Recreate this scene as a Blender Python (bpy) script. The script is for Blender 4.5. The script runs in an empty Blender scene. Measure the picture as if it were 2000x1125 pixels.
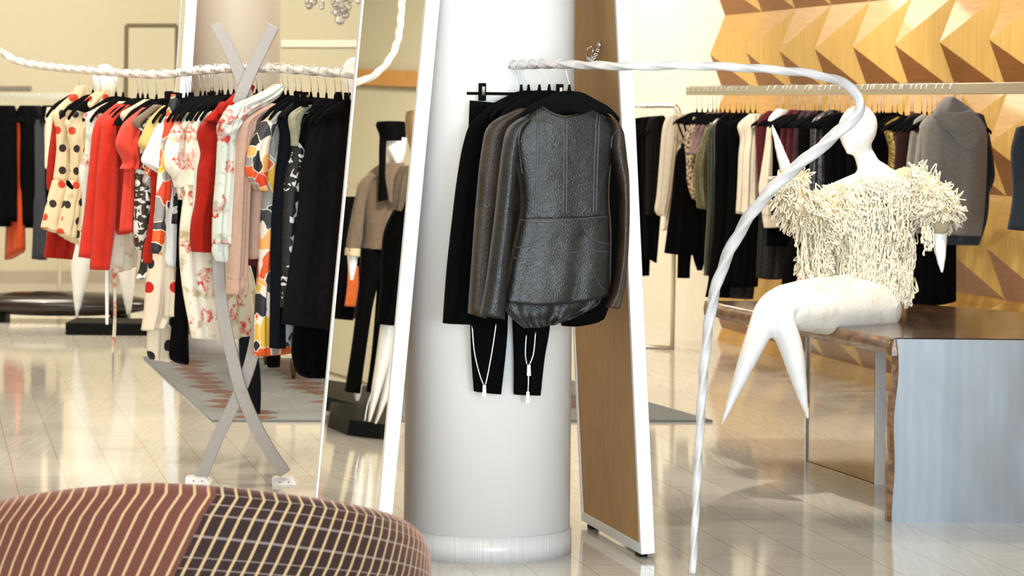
import bpy, math, random
from mathutils import Vector, Matrix
from mathutils.bvhtree import BVHTree
R = random.Random(7)
C = bpy.context.scene.collection
PI = math.pi
# ------------------------------------------------------------------ camera model
F = 5400.0; HZ = 205.0; ROLL = math.radians(0.6); ZC = 1.54
_c, _s = math.cos(ROLL), math.sin(ROLL)
def ray(px, py):
    dx, dy = px-1000.0, py-HZ
    return Vector(((dx*_c+dy*_s)/F, 1.0, -(-dx*_s+dy*_c)/F))
CAM = Vector((0, 0, ZC))
def at(px, py, d): return CAM + ray(px, py)*d
def fl(px, py, z=0.0):
    r = ray(px, py); return CAM + r*((z-ZC)/r.z)
cam_d = bpy.data.cameras.new('camera'); cam = bpy.data.objects.new('camera', cam_d); C.objects.link(cam)
cam.matrix_world = Matrix.Translation(CAM) @ Matrix.Rotation(PI/2, 4, 'X') @ Matrix.Rotation(ROLL, 4, 'Z')
cam_d.sensor_width = 36; cam_d.lens = F*36/2000; cam_d.shift_y = -(562.5-HZ)/2000
cam_d.clip_start = 0.05; cam_d.clip_end = 200
cam_d.dof.use_dof = True; cam_d.dof.focus_distance = 9.0; cam_d.dof.aperture_fstop = 8.0
bpy.context.scene.camera = cam

# ------------------------------------------------------------------ mesh building
class MB:
    def __init__(s): s.v=[]; s.f=[]; s.uv=[]; s.sm=[]
    def vert(s, p, uv=(0,0)): s.v.append(Vector(p)); s.uv.append(uv); return len(s.v)-1
    def face(s, idx, smooth=True): s.f.append(tuple(idx)); s.sm.append(smooth)
    def rings(s, rings, uvs=None, closed=True, cap=True, smooth=True):
        n=len(rings[0]); base=len(s.v)
        for i,r in enumerate(rings):
            for j,p in enumerate(r): s.vert(p, uvs[i][j] if uvs else (j/n, i/len(rings)))
        m=n if closed else n-1
        for i in range(len(rings)-1):
            for j in range(m):
                a=base+i*n+j; b=base+i*n+(j+1)%n
                s.face((a,b,b+n,a+n), smooth)
        if cap and closed:
            s.face([base+j for j in range(n)][::-1], False)
            k=base+(len(rings)-1)*n; s.face([k+j for j in range(n)], False)
    def tube(s, pts, r, sides=8, smooth=True, twist=None):
        pts=[Vector(p) for p in pts]; n=len(pts); rad=r if isinstance(r,(list,tuple)) else [r]*n
        t=(pts[1]-pts[0]).normalized(); up=Vector((0,0,1)) if abs(t.z)<0.9 else Vector((1,0,0))
        x=t.cross(up).normalized(); rg=[]; uvs=[]; L=0
        for i,p in enumerate(pts):
            tn=(pts[min(i+1,n-1)]-pts[max(i-1,0)])
            tn=tn.normalized() if tn.length>1e-9 else t
            x=(x-tn*x.dot(tn))
            x=x.normalized() if x.length>1e-6 else tn.orthogonal().normalized()
            y=tn.cross(x)
            if i: L+=(p-pts[i-1]).length
            ring=[]; u=[]
            for k in range(sides):
                a=2*PI*k/sides; rr=rad[i]
                if twist: rr*=1+twist[1]*math.cos(twist[0]*a-2*PI*L/twist[2])
                ring.append(p+(x*math.cos(a)+y*math.sin(a))*rr); u.append((k/sides*rad[i]*6.28,L))
            rg.append(ring); uvs.append(u)
        s.rings(rg, uvs, True, True, smooth)
    def ball(s, c, r, seg=10, rg=7):
        c=Vector(c); r=Vector(r) if hasattr(r,'__len__') else Vector((r,r,r)); rings=[]
        for i in range(rg+1):
            th=PI*(0.02+0.96*i/rg); rings.append([c+Vector((r.x*math.sin(th)*math.cos(2*PI*j/seg), r.y*math.sin(th)*math.sin(2*PI*j/seg), r.z*math.cos(th))) for j in range(seg)])
        s.rings(rings[::-1])
    def hexa(s, p, smooth=False):
        # p: 8 corners, bottom 4 (ccw) then top 4
        b=len(s.v); q=[Vector(x) for x in p]
        o=q[0]; ax=(q[1]-q[0]); 
        for x in q: s.vert(x,(x.x+x.y,x.z))
        for f in ((3,2,1,0),(4,5,6,7),(0,1,5,4),(1,2,6,5),(2,3,7,6),(3,0,4,7)): s.face([b+i for i in f], smooth)
    def box(s, c, ax, ay, az):
        c=Vector(c); ax=Vector(ax)/2; ay=Vector(ay)/2; az=Vector(az)/2
        s.hexa([c-ax-ay-az,c+ax-ay-az,c+ax+ay-az,c-ax+ay-az,c-ax-ay+az,c+ax-ay+az,c+ax+ay+az,c-ax+ay+az])
    def quad(s, a,b,c,d, uv=None, smooth=False):
        i=len(s.v)
        for k,p in enumerate((a,b,c,d)): s.vert(p, uv[k] if uv else (0,0))
        s.face((i,i+1,i+2,i+3), smooth)
ORG = {}
def _org(parent): return ORG.get(parent.name, Vector((0,0,0))) if parent else Vector((0,0,0))
def obj(name, mb, mat, parent=None, bevel=0.0, origin=None):
    me = bpy.data.meshes.new(name)
    o0 = _org(parent) if parent else (Vector(origin) if origin is not None else Vector((0,0,0)))
    me.from_pydata([tuple(v-o0) for v in mb.v], [], mb.f)
    uvl = me.uv_layers.new(name='UVMap')
    lv = [0]*len(me.loops); me.loops.foreach_get('vertex_index', lv)
    flat=[]
    for i in lv: flat += [mb.uv[i][0], mb.uv[i][1]]
    uvl.data.foreach_set('uv', flat)
    me.polygons.foreach_set('use_smooth', mb.sm)
    me.update()
    o = bpy.data.objects.new(name, me); C.objects.link(o)
    if mat: me.materials.append(mat)
    if parent: o.parent = parent
    else: o.location = o0
    ORG[o.name] = o0
    if bevel:
        m=o.modifiers.new('bevel','BEVEL'); m.width=bevel; m.segments=2; m.limit_method='ANGLE'
    return o
def tag(o, label, cat, group=None, kind=None):
    if label: o['label']=label
    if cat: o['category']=cat
    if group: o['group']=group
    if kind: o['kind']=kind
    return o
def thing(name, loc, label, cat, group=None):
    e = bpy.data.objects.new(name, None); C.objects.link(e); e.location = loc; e.empty_display_size=0.05
    ORG[e.name]=Vector(loc); return tag(e, label, cat, group)
def struct(o): o['kind']='structure'; return o
def cat_rom(pts, sub):
    out=[]; n=len(pts)
    P=[Vector(p) if len(p)==3 else p for p in pts]
    for i in range(n-1):
        p0=P[max(i-1,0)];p1=P[i];p2=P[i+1];p3=P[min(i+2,n-1)]
        for k in range(sub):
            t=k/sub
            out.append([0.5*(2*b+(c-a)*t+(2*a-5*b+4*c-d)*t*t+(3*b-a-3*c+d)*t**3) for a,b,c,d in zip(p0,p1,p2,p3)])
    out.append(list(P[-1])); return out
def smooth_path(pts, sub=6): return [Vector(p) for p in cat_rom([tuple(p) for p in pts], sub)]

# ------------------------------------------------------------------ materials
def newmat(name):
    m=bpy.data.materials.new(name); m.use_nodes=True; nt=m.node_tree
    return m, nt, nt.nodes['Principled BSDF']
def rgb(h): return tuple(h)+(1.0,) if len(h)==3 else h
def plain(name, col, rough=0.6, metal=0.0, spec=0.5, sheen=0.0, bump=None, coat=0.0):
    m,nt,b=newmat(name); b.inputs['Base Color'].default_value=rgb(col); b.inputs['Roughness'].default_value=rough
    b.inputs['Metallic'].default_value=metal; b.inputs['Specular IOR Level'].default_value=spec
    b.inputs['Sheen Weight'].default_value=sheen; b.inputs['Coat Weight'].default_value=coat
    if bump:
        nz=nt.nodes.new('ShaderNodeTexNoise'); nz.inputs['Scale'].default_value=bump[0]; nz.inputs['Detail'].default_value=4
        tc=nt.nodes.new('ShaderNodeTexCoord'); nt.links.new(tc.outputs['Object'],nz.inputs['Vector'])
        bp=nt.nodes.new('ShaderNodeBump'); bp.inputs['Strength'].default_value=bump[1]; bp.inputs['Distance'].default_value=bump[2]
        nt.links.new(nz.outputs['Fac'],bp.inputs['Height']); nt.links.new(bp.outputs['Normal'],b.inputs['Normal'])
    return m
class NT:
    def __init__(s, name, rough=0.7, spec=0.3, metal=0.0, coat=0.0, sheen=0.0):
        s.m,s.nt,s.b=newmat(name); s.b.inputs['Roughness'].default_value=rough; s.b.inputs['Specular IOR Level'].default_value=spec
        s.b.inputs['Metallic'].default_value=metal; s.b.inputs['Coat Weight'].default_value=coat; s.b.inputs['Sheen Weight'].default_value=sheen
    def n(s, typ, **kw):
        d=s.nt.nodes.new('ShaderNode'+typ)
        for k,v in kw.items():
            if k.startswith('_'): setattr(d,k[1:],v)
            else:
                key=k.replace('__',' ')
                if hasattr(v,'bl_idname') or isinstance(v, bpy.types.NodeSocket): s.nt.links.new(v, d.inputs[key])
                else: d.inputs[key].default_value=v
        return d
    def link(s,a,b): s.nt.links.new(a,b)
    def uv(s, sc=(1,1,1), rot=0.0, src='UV'):
        tc=s.n('TexCoord'); mp=s.n('Mapping'); s.link(tc.outputs[src], mp.inputs['Vector'])
        mp.inputs['Scale'].default_value=sc; mp.inputs['Rotation'].default_value=(0,0,rot); return mp.outputs['Vector']
    def math(s, op, a, b=0.0, c=None):
        d=s.nt.nodes.new('ShaderNodeMath'); d.operation=op
        for i,v in enumerate((a,b) if c is None else (a,b,c)):
            if isinstance(v,(int,float)): d.inputs[i].default_value=v
            else: s.link(v,d.inputs[i])
        return d.outputs[0]
    def mix(s, fac, a, b, mode='MIX'):
        d=s.nt.nodes.new('ShaderNodeMix'); d.data_type='RGBA'; d.blend_type=mode
        for sock,v in ((d.inputs[0],fac),(d.inputs[6],a),(d.inputs[7],b)):
            if isinstance(v,(int,float)): sock.default_value=v
            elif isinstance(v,tuple): sock.default_value=rgb(v)
            else: s.link(v,sock)
        return d.outputs[2]
    def ramp(s, fac, stops, const=False):
        d=s.nt.nodes.new('ShaderNodeValToRGB'); e=d.color_ramp.elements
        if const: d.color_ramp.interpolation='CONSTANT'
        while len(e)<len(stops): e.new(0.5)
        for k,(p,c) in enumerate(stops): e[k].position=p; e[k].color=rgb(c)
        s.link(fac,d.inputs[0]); return d.outputs[0]
    def noise(s, vec, scale, detail=2, dist=0.0):
        return s.n('TexNoise', Vector=vec, Scale=scale, Detail=float(detail), Distortion=dist)
    def bump(s, h, strength=0.3, dist=0.003):
        bp=s.n('Bump', Height=h, Strength=strength, Distance=dist); s.link(bp.outputs['Normal'], s.b.inputs['Normal'])
    def col(s, c): s.link(c, s.b.inputs['Base Color']); return s
def weave(t, vec, sc=900.0, st=0.15):
    pass
def cloth(name, col, rough=0.85, spec=0.15, var=0.12, sheen=0.15, knit=None, scale=30):
    t=NT(name, rough, spec, sheen=sheen); v=t.uv()
    nz=t.noise(v, scale, 4)
    dark=tuple(x*(1-var) for x in col); lite=tuple(min(1,x*(1+var)) for x in col)
    t.col(t.ramp(nz.outputs['Fac'], [(0.3,dark),(0.7,lite)]))
    if knit:
        w=t.n('TexWave', Vector=v, Scale=knit, Distortion=1.5, Detail=1.0); w.bands_direction='Y'
        t.bump(w.outputs['Fac'],0.5,0.002)
    else:
        nb=t.noise(v, 60, 3); t.bump(nb.outputs['Fac'],0.25,0.004)
    return t.m
def polka(name, base, c1, c2, sc=11.0, r=0.26):
    t=NT(name,0.7,0.2); v=t.uv()
    vo=t.n('TexVoronoi', Vector=v, Scale=sc, Randomness=0.65); vo.voronoi_dimensions='2D'
    sep=t.n('SeparateColor', Color=vo.outputs['Color'])
    dot=t.math('LESS_THAN', vo.outputs['Distance'], r)
    keep=t.math('LESS_THAN', sep.outputs[1], 0.85); dot=t.math('MULTIPLY',dot,keep)
    c=t.mix(t.math('GREATER_THAN',sep.outputs[0],0.5), c1, c2)
    t.col(t.mix(dot, base, c)); nb=t.noise(v,40,3); t.bump(nb.outputs['Fac'],0.3,0.004); return t.m
def floral(name, base, c1=(0.62,0.05,0.025), c2=(0.42,0.30,0.12), sc=11.0, amt=0.62, rough=0.6):
    t=NT(name,rough,0.25); v=t.uv()
    nz=t.noise(v, 22, 3); wv=t.n('VectorMath', _operation='MULTIPLY_ADD'); t.link(nz.outputs['Color'],wv.inputs[0]); wv.inputs[1].default_value=(0.06,0.06,0); t.link(v,wv.inputs[2])
    vo=t.n('TexVoronoi', Vector=wv.outputs[0], Scale=sc, Randomness=1.0); vo.voronoi_dimensions='2D'
    sep=t.n('SeparateColor', Color=vo.outputs['Color'])
    ring=t.math('MULTIPLY', t.math('LESS_THAN',t.math('ADD',vo.outputs['Distance'],t.math('MULTIPLY',t.math('SUBTRACT',nz.outputs['Fac'],0.5),0.5)),0.36), t.math('LESS_THAN',sep.outputs[0],amt))
    n2=t.noise(wv.outputs[0], 46, 3); nn=t.n('MapRange',Value=n2.outputs['Fac']); nn.inputs[1].default_value=0.40; nn.inputs[2].default_value=0.62; pet=t.math('MULTIPLY',ring,nn.outputs[0])
    leaf=t.noise(wv.outputs[0], 16, 3); lf=t.ramp(leaf.outputs['Fac'],[(0.56,(0,0,0)),(0.66,(0.8,0.8,0.8))])
    c=t.mix(lf, base, c2); c=t.mix(pet, c, c1); t.col(c)
    nb=t.noise(v,35,3); t.bump(nb.outputs['Fac'],0.3,0.005); return t.m
def blotch(name, c1, c2, sc=16.0, thr=0.5, dist=1.5, c3=None):
    t=NT(name,0.6,0.3); v=t.uv(); nz=t.noise(v,sc,2,dist)
    c=t.ramp(nz.outputs['Fac'],[(0,c1),(thr,c2)],True)
    if c3:
        n2=t.noise(v,sc*0.7,2,dist+1); c=t.mix(t.math('GREATER_THAN',n2.outputs['Fac'],0.58),c,c3)
    t.col(c); nb=t.noise(v,40,3); t.bump(nb.outputs['Fac'],0.25,0.004); return t.m
def geometric(name, sc=9.0):
    t=NT(name,0.55,0.3); v=t.uv(rot=0.5)
    nz=t.noise(v,5,1); wv=t.n('VectorMath', _operation='MULTIPLY_ADD'); t.link(nz.outputs['Color'],wv.inputs[0]); wv.inputs[1].default_value=(0.12,0.12,0); t.link(v,wv.inputs[2])
    vo=t.n('TexVoronoi', Vector=wv.outputs[0], Scale=sc, Randomness=1.0); vo.voronoi_dimensions='2D'; vo.distance='MANHATTAN'
    sep=t.n('SeparateColor', Color=vo.outputs['Color'])
    pal=[(0,(0.75,0.10,0.02)),(0.2,(0.02,0.02,0.025)),(0.36,(0.9,0.42,0.12)),(0.52,(0.3,0.28,0.26)),(0.64,(0.85,0.75,0.6)),(0.76,(0.75,0.45,0.05)),(0.86,(0.72,0.06,0.02)),(0.94,(0.05,0.05,0.06))]
    c=t.ramp(sep.outputs[0],pal,True)
    ve=t.n('TexVoronoi', Vector=wv.outputs[0], Scale=sc, Randomness=1.0); ve.voronoi_dimensions='2D'; ve.distance='MANHATTAN'; ve.feature='F2'
    edge=t.math('LESS_THAN', t.math('SUBTRACT',ve.outputs['Distance'],vo.outputs['Distance']), 0.06)
    t.col(t.mix(edge,c,(0.8,0.72,0.6))); return t.m
def sequin(name, c1, c2, sc=160.0, metal=0.8, rough=0.3):
    t=NT(name,rough,0.5,metal); v=t.uv(); vo=t.n('TexVoronoi', Vector=v, Scale=sc); vo.voronoi_dimensions='2D'
    sep=t.n('SeparateColor', Color=vo.outputs['Color']); t.col(t.mix(sep.outputs[0],c1,c2))
    nm=t.n('Bump', Height=sep.outputs[1], Strength=0.8, Distance=0.004); t.link(nm.outputs['Normal'],t.b.inputs['Normal']); return t.m
def leather(name, c1, c2, rough=0.36):
    t=NT(name,rough,0.42); v=t.uv(); nz=t.noise(v,9,4,0.4)
    t.col(t.ramp(nz.outputs['Fac'],[(0.3,c1),(0.72,c2)]))
    vo=t.n('TexVoronoi', Vector=v, Scale=230.0); n2=t.noise(v,8,5,0.8)
    h=t.math('ADD', t.math('MULTIPLY',vo.outputs['Distance'],0.12), n2.outputs['Fac']); t.bump(h,0.6,0.012)
    rr=t.math('ADD', t.math('MULTIPLY',n2.outputs['Fac'],0.25), rough-0.12); t.link(rr,t.b.inputs['Roughness']); return t.m
def wood(name, c1, c2, sc=(3,40,3), rough=0.4, coat=0.0, src='Object', spec=0.4, dist=1.0, rot=0.0):
    t=NT(name,rough,spec,coat=coat); v=t.uv(sc,rot,src); nz=t.noise(v,1.0,6,dist)
    t.col(t.ramp(nz.outputs['Fac'],[(0.32,c1),(0.68,c2)])); t.b.inputs['Coat Roughness'].default_value=0.06
    t.bump(nz.outputs['Fac'],0.06,0.004); return t.m
M={}
M['metal']=plain('brushed_steel',(0.62,0.63,0.66),0.28,1.0)
M['frame']=plain('silver_frame',(0.80,0.83,0.88),0.34,0.35,0.6)
M['aluminium']=plain('aluminium',(0.29,0.26,0.23),0.42,0.25)
M['chrome']=plain('chrome',(0.8,0.8,0.8),0.12,1.0)
M['nickel']=plain('warm_nickel',(0.62,0.58,0.48),0.3,0.9)
M['hang']=plain('black_velvet',(0.004,0.004,0.0045),0.95,0,0.05)
M['black']=cloth('black_cloth',(0.0022,0.0022,0.0026),0.95,0.04,0.2,0.0)
M['charcoal']=cloth('charcoal_cloth',(0.0065,0.006,0.007),0.9,0.08,0.2,0.0)
M['navy']=cloth('navy_cloth',(0.005,0.006,0.010),0.9,0.08,0.2,0.0)
M['slate']=cloth('slate_cloth',(0.030,0.034,0.044),0.85,0.15,0.2,0.05)
M['red']=cloth('coral_red_knit',(0.56,0.028,0.013),0.9,0.1,0.08,0.1,knit=220)
M['coral']=cloth('coral_cloth',(0.58,0.045,0.025),0.8,0.15)
M['darkred']=cloth('dark_red_knit',(0.36,0.014,0.006),0.9,0.1,0.1,0.05,knit=160)
M['wine']=cloth('wine_cloth',(0.07,0.008,0.012),0.85,0.1)
M['plum']=cloth('plum_cloth',(0.035,0.015,0.022),0.85,0.1)
M['rust']=cloth('rust_cloth',(0.42,0.055,0.012),0.85,0.1)
M['rose']=cloth('rose_beige_jersey',(0.52,0.33,0.25),0.85,0.1,0.06)
M['mauve']=cloth('mauve_knit',(0.24,0.15,0.16),0.85,0.1,0.06)
M['white']=cloth('white_cotton',(0.82,0.82,0.82),0.8,0.15,0.03)
M['cream']=cloth('cream_silk',(0.66,0.58,0.45),0.55,0.3,0.05)
M['beige']=cloth('beige_cloth',(0.55,0.46,0.30),0.7,0.2,0.06)
M['mustard']=cloth('mustard_cloth',(0.52,0.36,0.12),0.8,0.15,0.06)
M['yellow']=cloth('dull_yellow_cloth',(0.42,0.36,0.09),0.8,0.15,0.06)
M['sheer']=cloth('pale_mint_silk',(0.62,0.66,0.60),0.5,0.3,0.04)
M['grey']=cloth('grey_flannel',(0.155,0.14,0.125),0.92,0.1,0.12,0.25,scale=90)
M['ltgrey']=cloth('light_grey_knit',(0.27,0.255,0.23),0.92,0.1,0.08,0.25,knit=150)
M['denim']=cloth('dark_denim',(0.014,0.018,0.026),0.8,0.15,0.3,scale=120)
M['brownknit']=cloth('taupe_knit',(0.17,0.125,0.085),0.9,0.1,0.12,0.2,knit=180)
M['tan']=cloth('tan_cloth',(0.36,0.24,0.12),0.85,0.1)
M['orange']=cloth('orange_cloth',(0.62,0.13,0.03),0.85,0.1)
M['velvet']=cloth('brown_velvet',(0.03,0.009,0.007),0.9,0.1)
M['polka']=polka('cream_polka',(0.66,0.52,0.32),(0.55,0.05,0.02),(0.03,0.02,0.02),13,0.225)
M['polka2']=polka('pale_polka',(0.66,0.56,0.43),(0.48,0.012,0.01),(0.015,0.015,0.02),8.5,0.2)
M['floral']=floral('red_rose_floral',(0.80,0.75,0.63))
M['floral2']=floral('mint_floral',(0.66,0.69,0.60),(0.55,0.05,0.03),(0.34,0.33,0.22),12,0.45)
M['floral3']=floral('faded_floral',(0.62,0.58,0.46),(0.5,0.1,0.05),(0.40,0.30,0.2),10,0.4)
M['camo']=blotch('brown_white_print',(0.03,0.018,0.01),(0.62,0.62,0.55),20,0.53,1.5,(0.05,0.03,0.02))
M['bwprint']=blotch('black_white_print',(0.72,0.72,0.68),(0.012,0.012,0.012),15,0.44,1.0,(0.02,0.02,0.02))
M['silverhem']=blotch('grey_white_print',(0.03,0.03,0.035),(0.40,0.42,0.44),9,0.42,0.6)
M['olive_pl']=cloth('pale_olive_cloth',(0.33,0.32,0.22),0.8,0.15,0.15)
M['geo']=geometric('orange_geometric',12.5)
M['geo2']=geometric('orange_geometric_small',16.0)
M['goldprint']=blotch('gold_brown_print',(0.06,0.035,0.02),(0.55,0.42,0.25),60,0.5,0.5,(0.6,0.5,0.4))
M['olive']=sequin('olive_lame',(0.05,0.052,0.025),(0.22,0.2,0.1),300,0.6,0.4)
M['satin']=plain('dark_green_satin',(0.02,0.028,0.018),0.3,0.1,0.6,bump=(14,0.6,0.02))
M['seqblk']=sequin('black_sequins',(0.006,0.006,0.008),(0.15,0.15,0.17),170,0.8,0.3)
M['seqslv']=sequin('silver_sequins',(0.25,0.25,0.24),(0.7,0.7,0.68),170,0.8,0.3)
M['goldseq']=sequin('gold_sequins',(0.06,0.045,0.012),(0.6,0.42,0.12),120,0.8,0.35)
M['lace']=blotch('black_lace',(0.002,0.002,0.0025),(0.010,0.009,0.010),70,0.5,0.5)
M['fur']=plain('black_fur',(0.004,0.004,0.005),0.6,bump=(60,1.0,0.03))
M['leather']=leather('charcoal_leather',(0.003,0.0029,0.003),(0.010,0.0092,0.0092),0.40)
M['leather2']=leather('brown_black_leather',(0.010,0.006,0.0035),(0.042,0.024,0.013),0.44)
M['seam']=plain('stitched_leather',(0.05,0.05,0.054),0.3,0,0.5)
M['mann']=plain('white_gloss_mannequin',(0.84,0.84,0.83),0.28,0,0.5)
M['yarn']=plain('cream_yarn',(0.86,0.78,0.60),0.9,0,0.1)
M['knitbase']=cloth('cream_knit',(0.62,0.53,0.34),0.9,0.1,0.2,0.1,knit=60)
M['skirt']=floral('ivory_lace',(0.80,0.77,0.70),(0.70,0.66,0.57),(0.68,0.63,0.53),20,0.6)
for n_ in M['skirt'].node_tree.nodes:
    if n_.type=='TEX_COORD':
        for l_ in list(n_.outputs['UV'].links): M['skirt'].node_tree.links.new(n_.outputs['Object'],l_.to_socket)
M['black_gloss']=plain('black_lacquer',(0.003,0.003,0.003),0.5,0,0.1)
M['dark_gloss']=plain('dark_brown_lacquer',(0.014,0.008,0.005),0.25,0,0.4,coat=0.2)
M['brass']=plain('dark_brass',(0.12,0.085,0.035),0.4,0.9)
M['crystal']=plain('crystal',(0.9,0.9,0.88),0.05,0.0,0.8); M['crystal'].node_tree.nodes['Principled BSDF'].inputs['Transmission Weight'].default_value=0.8
M['acrylic']=plain('clear_acrylic',(0.96,0.98,1.0),0.02,0,0.5); M['acrylic'].node_tree.nodes['Principled BSDF'].inputs['Transmission Weight'].default_value=1.0; M['acrylic'].node_tree.nodes['Principled BSDF'].inputs['IOR'].default_value=1.30
M['edge']=plain('painted_edge_glow',(0.92,0.96,1.0),0.4,0,0.8)  # opaque bluish white stands in for window light caught in the acrylic
M['mirror']=plain('mirror_silver',(0.93,0.94,0.93),0.0,1.0)
M['mdf']=wood('panel_back',(0.40,0.225,0.085),(0.49,0.285,0.115),(60,60,6),0.6)
M['lines']=plain('dark_gap',(0.16,0.13,0.08),0.7)
M['vent']=plain('grey_vent',(0.3,0.28,0.25),0.6)
M['ropew']=plain('white_rope_paint',(0.74,0.69,0.63),0.35,0.1,0.5,bump=(80,0.3,0.004))
M['ropes']=plain('silver_rope_paint',(0.66,0.665,0.69),0.38,0.3,0.5,bump=(80,0.3,0.004))
M['wallbeige']=plain('beige_plaster',(0.47,0.435,0.32),0.75,0,0.2,bump=(8,0.1,0.002))
M['wallwhite']=plain('warm_white_plaster',(0.70,0.66,0.56),0.75,0,0.2,bump=(8,0.1,0.002))
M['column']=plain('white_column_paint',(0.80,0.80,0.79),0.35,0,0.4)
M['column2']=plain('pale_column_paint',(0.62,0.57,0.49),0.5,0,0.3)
M['ceil']=plain('ceiling_paint',(0.8,0.78,0.74),0.8)
M['skirting']=plain('grey_skirting',(0.33,0.28,0.21),0.5)
M['trimwood']=wood('orange_beam',(0.40,0.19,0.05),(0.5,0.25,0.07))
M['darkslab']=wood('dark_slab',(0.022,0.009,0.004),(0.085,0.036,0.014),(14,2.2,14),0.22,0.35,'Object',0.5,2.0)
M['bark']=wood('slab_edge',(0.07,0.03,0.012),(0.25,0.12,0.05),(9,5,14),0.35,0.3,'Object',0.5,3.0)
# waterfall panel: dark glossy wood, bluish window reflection painted into its colour
t=NT('painted_window_reflection',0.38,0.5,coat=0.25)
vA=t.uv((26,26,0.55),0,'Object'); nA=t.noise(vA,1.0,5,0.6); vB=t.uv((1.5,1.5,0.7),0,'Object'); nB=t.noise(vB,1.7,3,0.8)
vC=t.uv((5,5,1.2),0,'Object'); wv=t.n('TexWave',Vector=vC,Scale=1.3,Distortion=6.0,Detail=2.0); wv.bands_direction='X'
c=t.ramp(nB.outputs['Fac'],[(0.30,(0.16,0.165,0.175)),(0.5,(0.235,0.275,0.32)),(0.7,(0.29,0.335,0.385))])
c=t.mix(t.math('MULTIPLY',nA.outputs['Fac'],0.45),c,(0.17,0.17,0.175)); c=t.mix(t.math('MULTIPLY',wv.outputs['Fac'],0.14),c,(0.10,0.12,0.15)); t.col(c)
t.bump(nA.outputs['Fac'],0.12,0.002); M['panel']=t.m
# column base tile
def strips(name, ca, cb, n, rough=0.3):
    t=NT(name,rough,0.5); v=t.uv((n,0,0)); wn=t.n('TexNoise',Scale=1.0,Detail=5.0,Roughness=0.8); t.link(v,wn.inputs['Vector'])
    t.col(t.ramp(wn.outputs['Fac'],[(0.3,ca),(0.7,cb)])); return t.m
M['basetile']=strips('base_tile',(0.42,0.41,0.41),(0.70,0.70,0.71),190)
# floor tile
ANG=math.atan2(-0.978,0.21)
t=NT('stone_tile',0.10,0.5); v=t.uv((1,1,1),-ANG,'Object')
br=t.n('TexBrick',Vector=v,Scale=1.0); br.inputs['Mortar Size'].default_value=0.0022; br.inputs['Brick Width'].default_value=0.9; br.inputs['Row Height'].default_value=0.2
br.inputs['Color1'].default_value=(0.2,0.2,0.2,1); br.inputs['Color2'].default_value=(0.8,0.8,0.8,1); br.offset=0.37
sp=t.n('SeparateColor',Color=br.outputs['Color'])
va=t.uv((3,55,1),-ANG,'Object'); vb=t.uv((55,3,1),-ANG-0.5,'Object')
na=t.noise(va,1.0,4,0.3); nb=t.noise(vb,1.0,4,0.3)
g=t.mix(t.math('GREATER_THAN',sp.outputs[0],0.5),na.outputs['Color'],nb.outputs['Color'])
sg=t.n('SeparateColor',Color=g)
c=t.ramp(sg.outputs[0],[(0.25,(0.53,0.50,0.44)),(0.5,(0.60,0.57,0.51)),(0.75,(0.67,0.645,0.59))])
c=t.mix(t.math('MULTIPLY',sp.outputs[0],0.2),c,(0.70,0.66,0.59))
c=t.mix(br.outputs['Fac'],c,(0.42,0.38,0.31)); t.col(c)
t.link(t.math('ADD',t.math('MULTIPLY',sg.outputs[0],0.09),0.03),t.b.inputs['Roughness']); M['floor']=t.m
# rug
t=NT('rug_wool',0.95,0.05,sheen=0.2); v=t.uv(); st=t.n('SeparateXYZ',Vector=v)
vr=t.math('DIVIDE',st.outputs[1],0.24); row=t.math('FLOOR',vr); fr=t.math('FRACT',vr)
wn=t.n('TexWhiteNoise'); wn.noise_dimensions='1D'; t.link(row,wn.inputs['W'])
mpB=t.uv((9.0,26.0,1)); nB=t.noise(mpB,1.0,3,0.2)
sh=t.math('ADD',t.math('DIVIDE',st.outputs[0],0.60),t.math('MULTIPLY',wn.outputs['Value'],0.22))
dist=t.math('ABSOLUTE',t.math('SUBTRACT',t.math('FRACT',sh),0.5))
env=t.math('POWER',t.math('SUBTRACT',1.0,t.math('ABSOLUTE',t.math('SUBTRACT',t.math('MULTIPLY',fr,2.0),1.0))),0.6)
lim=t.math('ADD',t.math('MULTIPLY',env,0.20),t.math('MULTIPLY',t.math('SUBTRACT',nB.outputs['Fac'],0.5),0.34))
f=t.math('LESS_THAN',dist,lim)
n2=t.noise(v,40,3); c1=t.ramp(n2.outputs['Fac'],[(0.3,(0.15,0.165,0.17)),(0.7,(0.23,0.245,0.245))])
c2=t.ramp(n2.outputs['Fac'],[(0.3,(0.06,0.022,0.010)),(0.7,(0.19,0.085,0.045))])
t.col(t.mix(f,c1,c2)); t.bump(t.math('ADD',t.math('MULTIPLY',f,0.6),n2.outputs['Fac']),0.6,0.01); M['rug']=t.m
# chair plaid
t=NT('plaid_velvet',0.75,0.2,sheen=0.35); v=t.uv(); st=t.n('SeparateXYZ',Vector=v)
def lines(sock,per,wd): return t.math('LESS_THAN',t.math('ABSOLUTE',t.math('SUBTRACT',t.math('FRACT',t.math('DIVIDE',sock,per)),0.5)),wd)
lu=lines(st.outputs[0],0.0305,0.10); lv=lines(st.outputs[1],0.026,0.055)
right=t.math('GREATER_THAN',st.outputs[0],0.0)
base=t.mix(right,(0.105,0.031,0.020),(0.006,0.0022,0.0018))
n2=t.noise(v,18,3); base=t.mix(t.math('MULTIPLY',n2.outputs['Fac'],0.35),base,(0.05,0.016,0.010))
c=t.mix(t.math('MULTIPLY',t.math('MULTIPLY',lv,right),0.55),base,(0.27,0.22,0.20))
c=t.mix(t.math('MULTIPLY',lu,0.8),c,(0.47,0.33,0.17)); t.col(c)
t.b.inputs['Sheen Tint'].default_value=(1.0,0.6,0.5,1); M['plaid']=t.m
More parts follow.
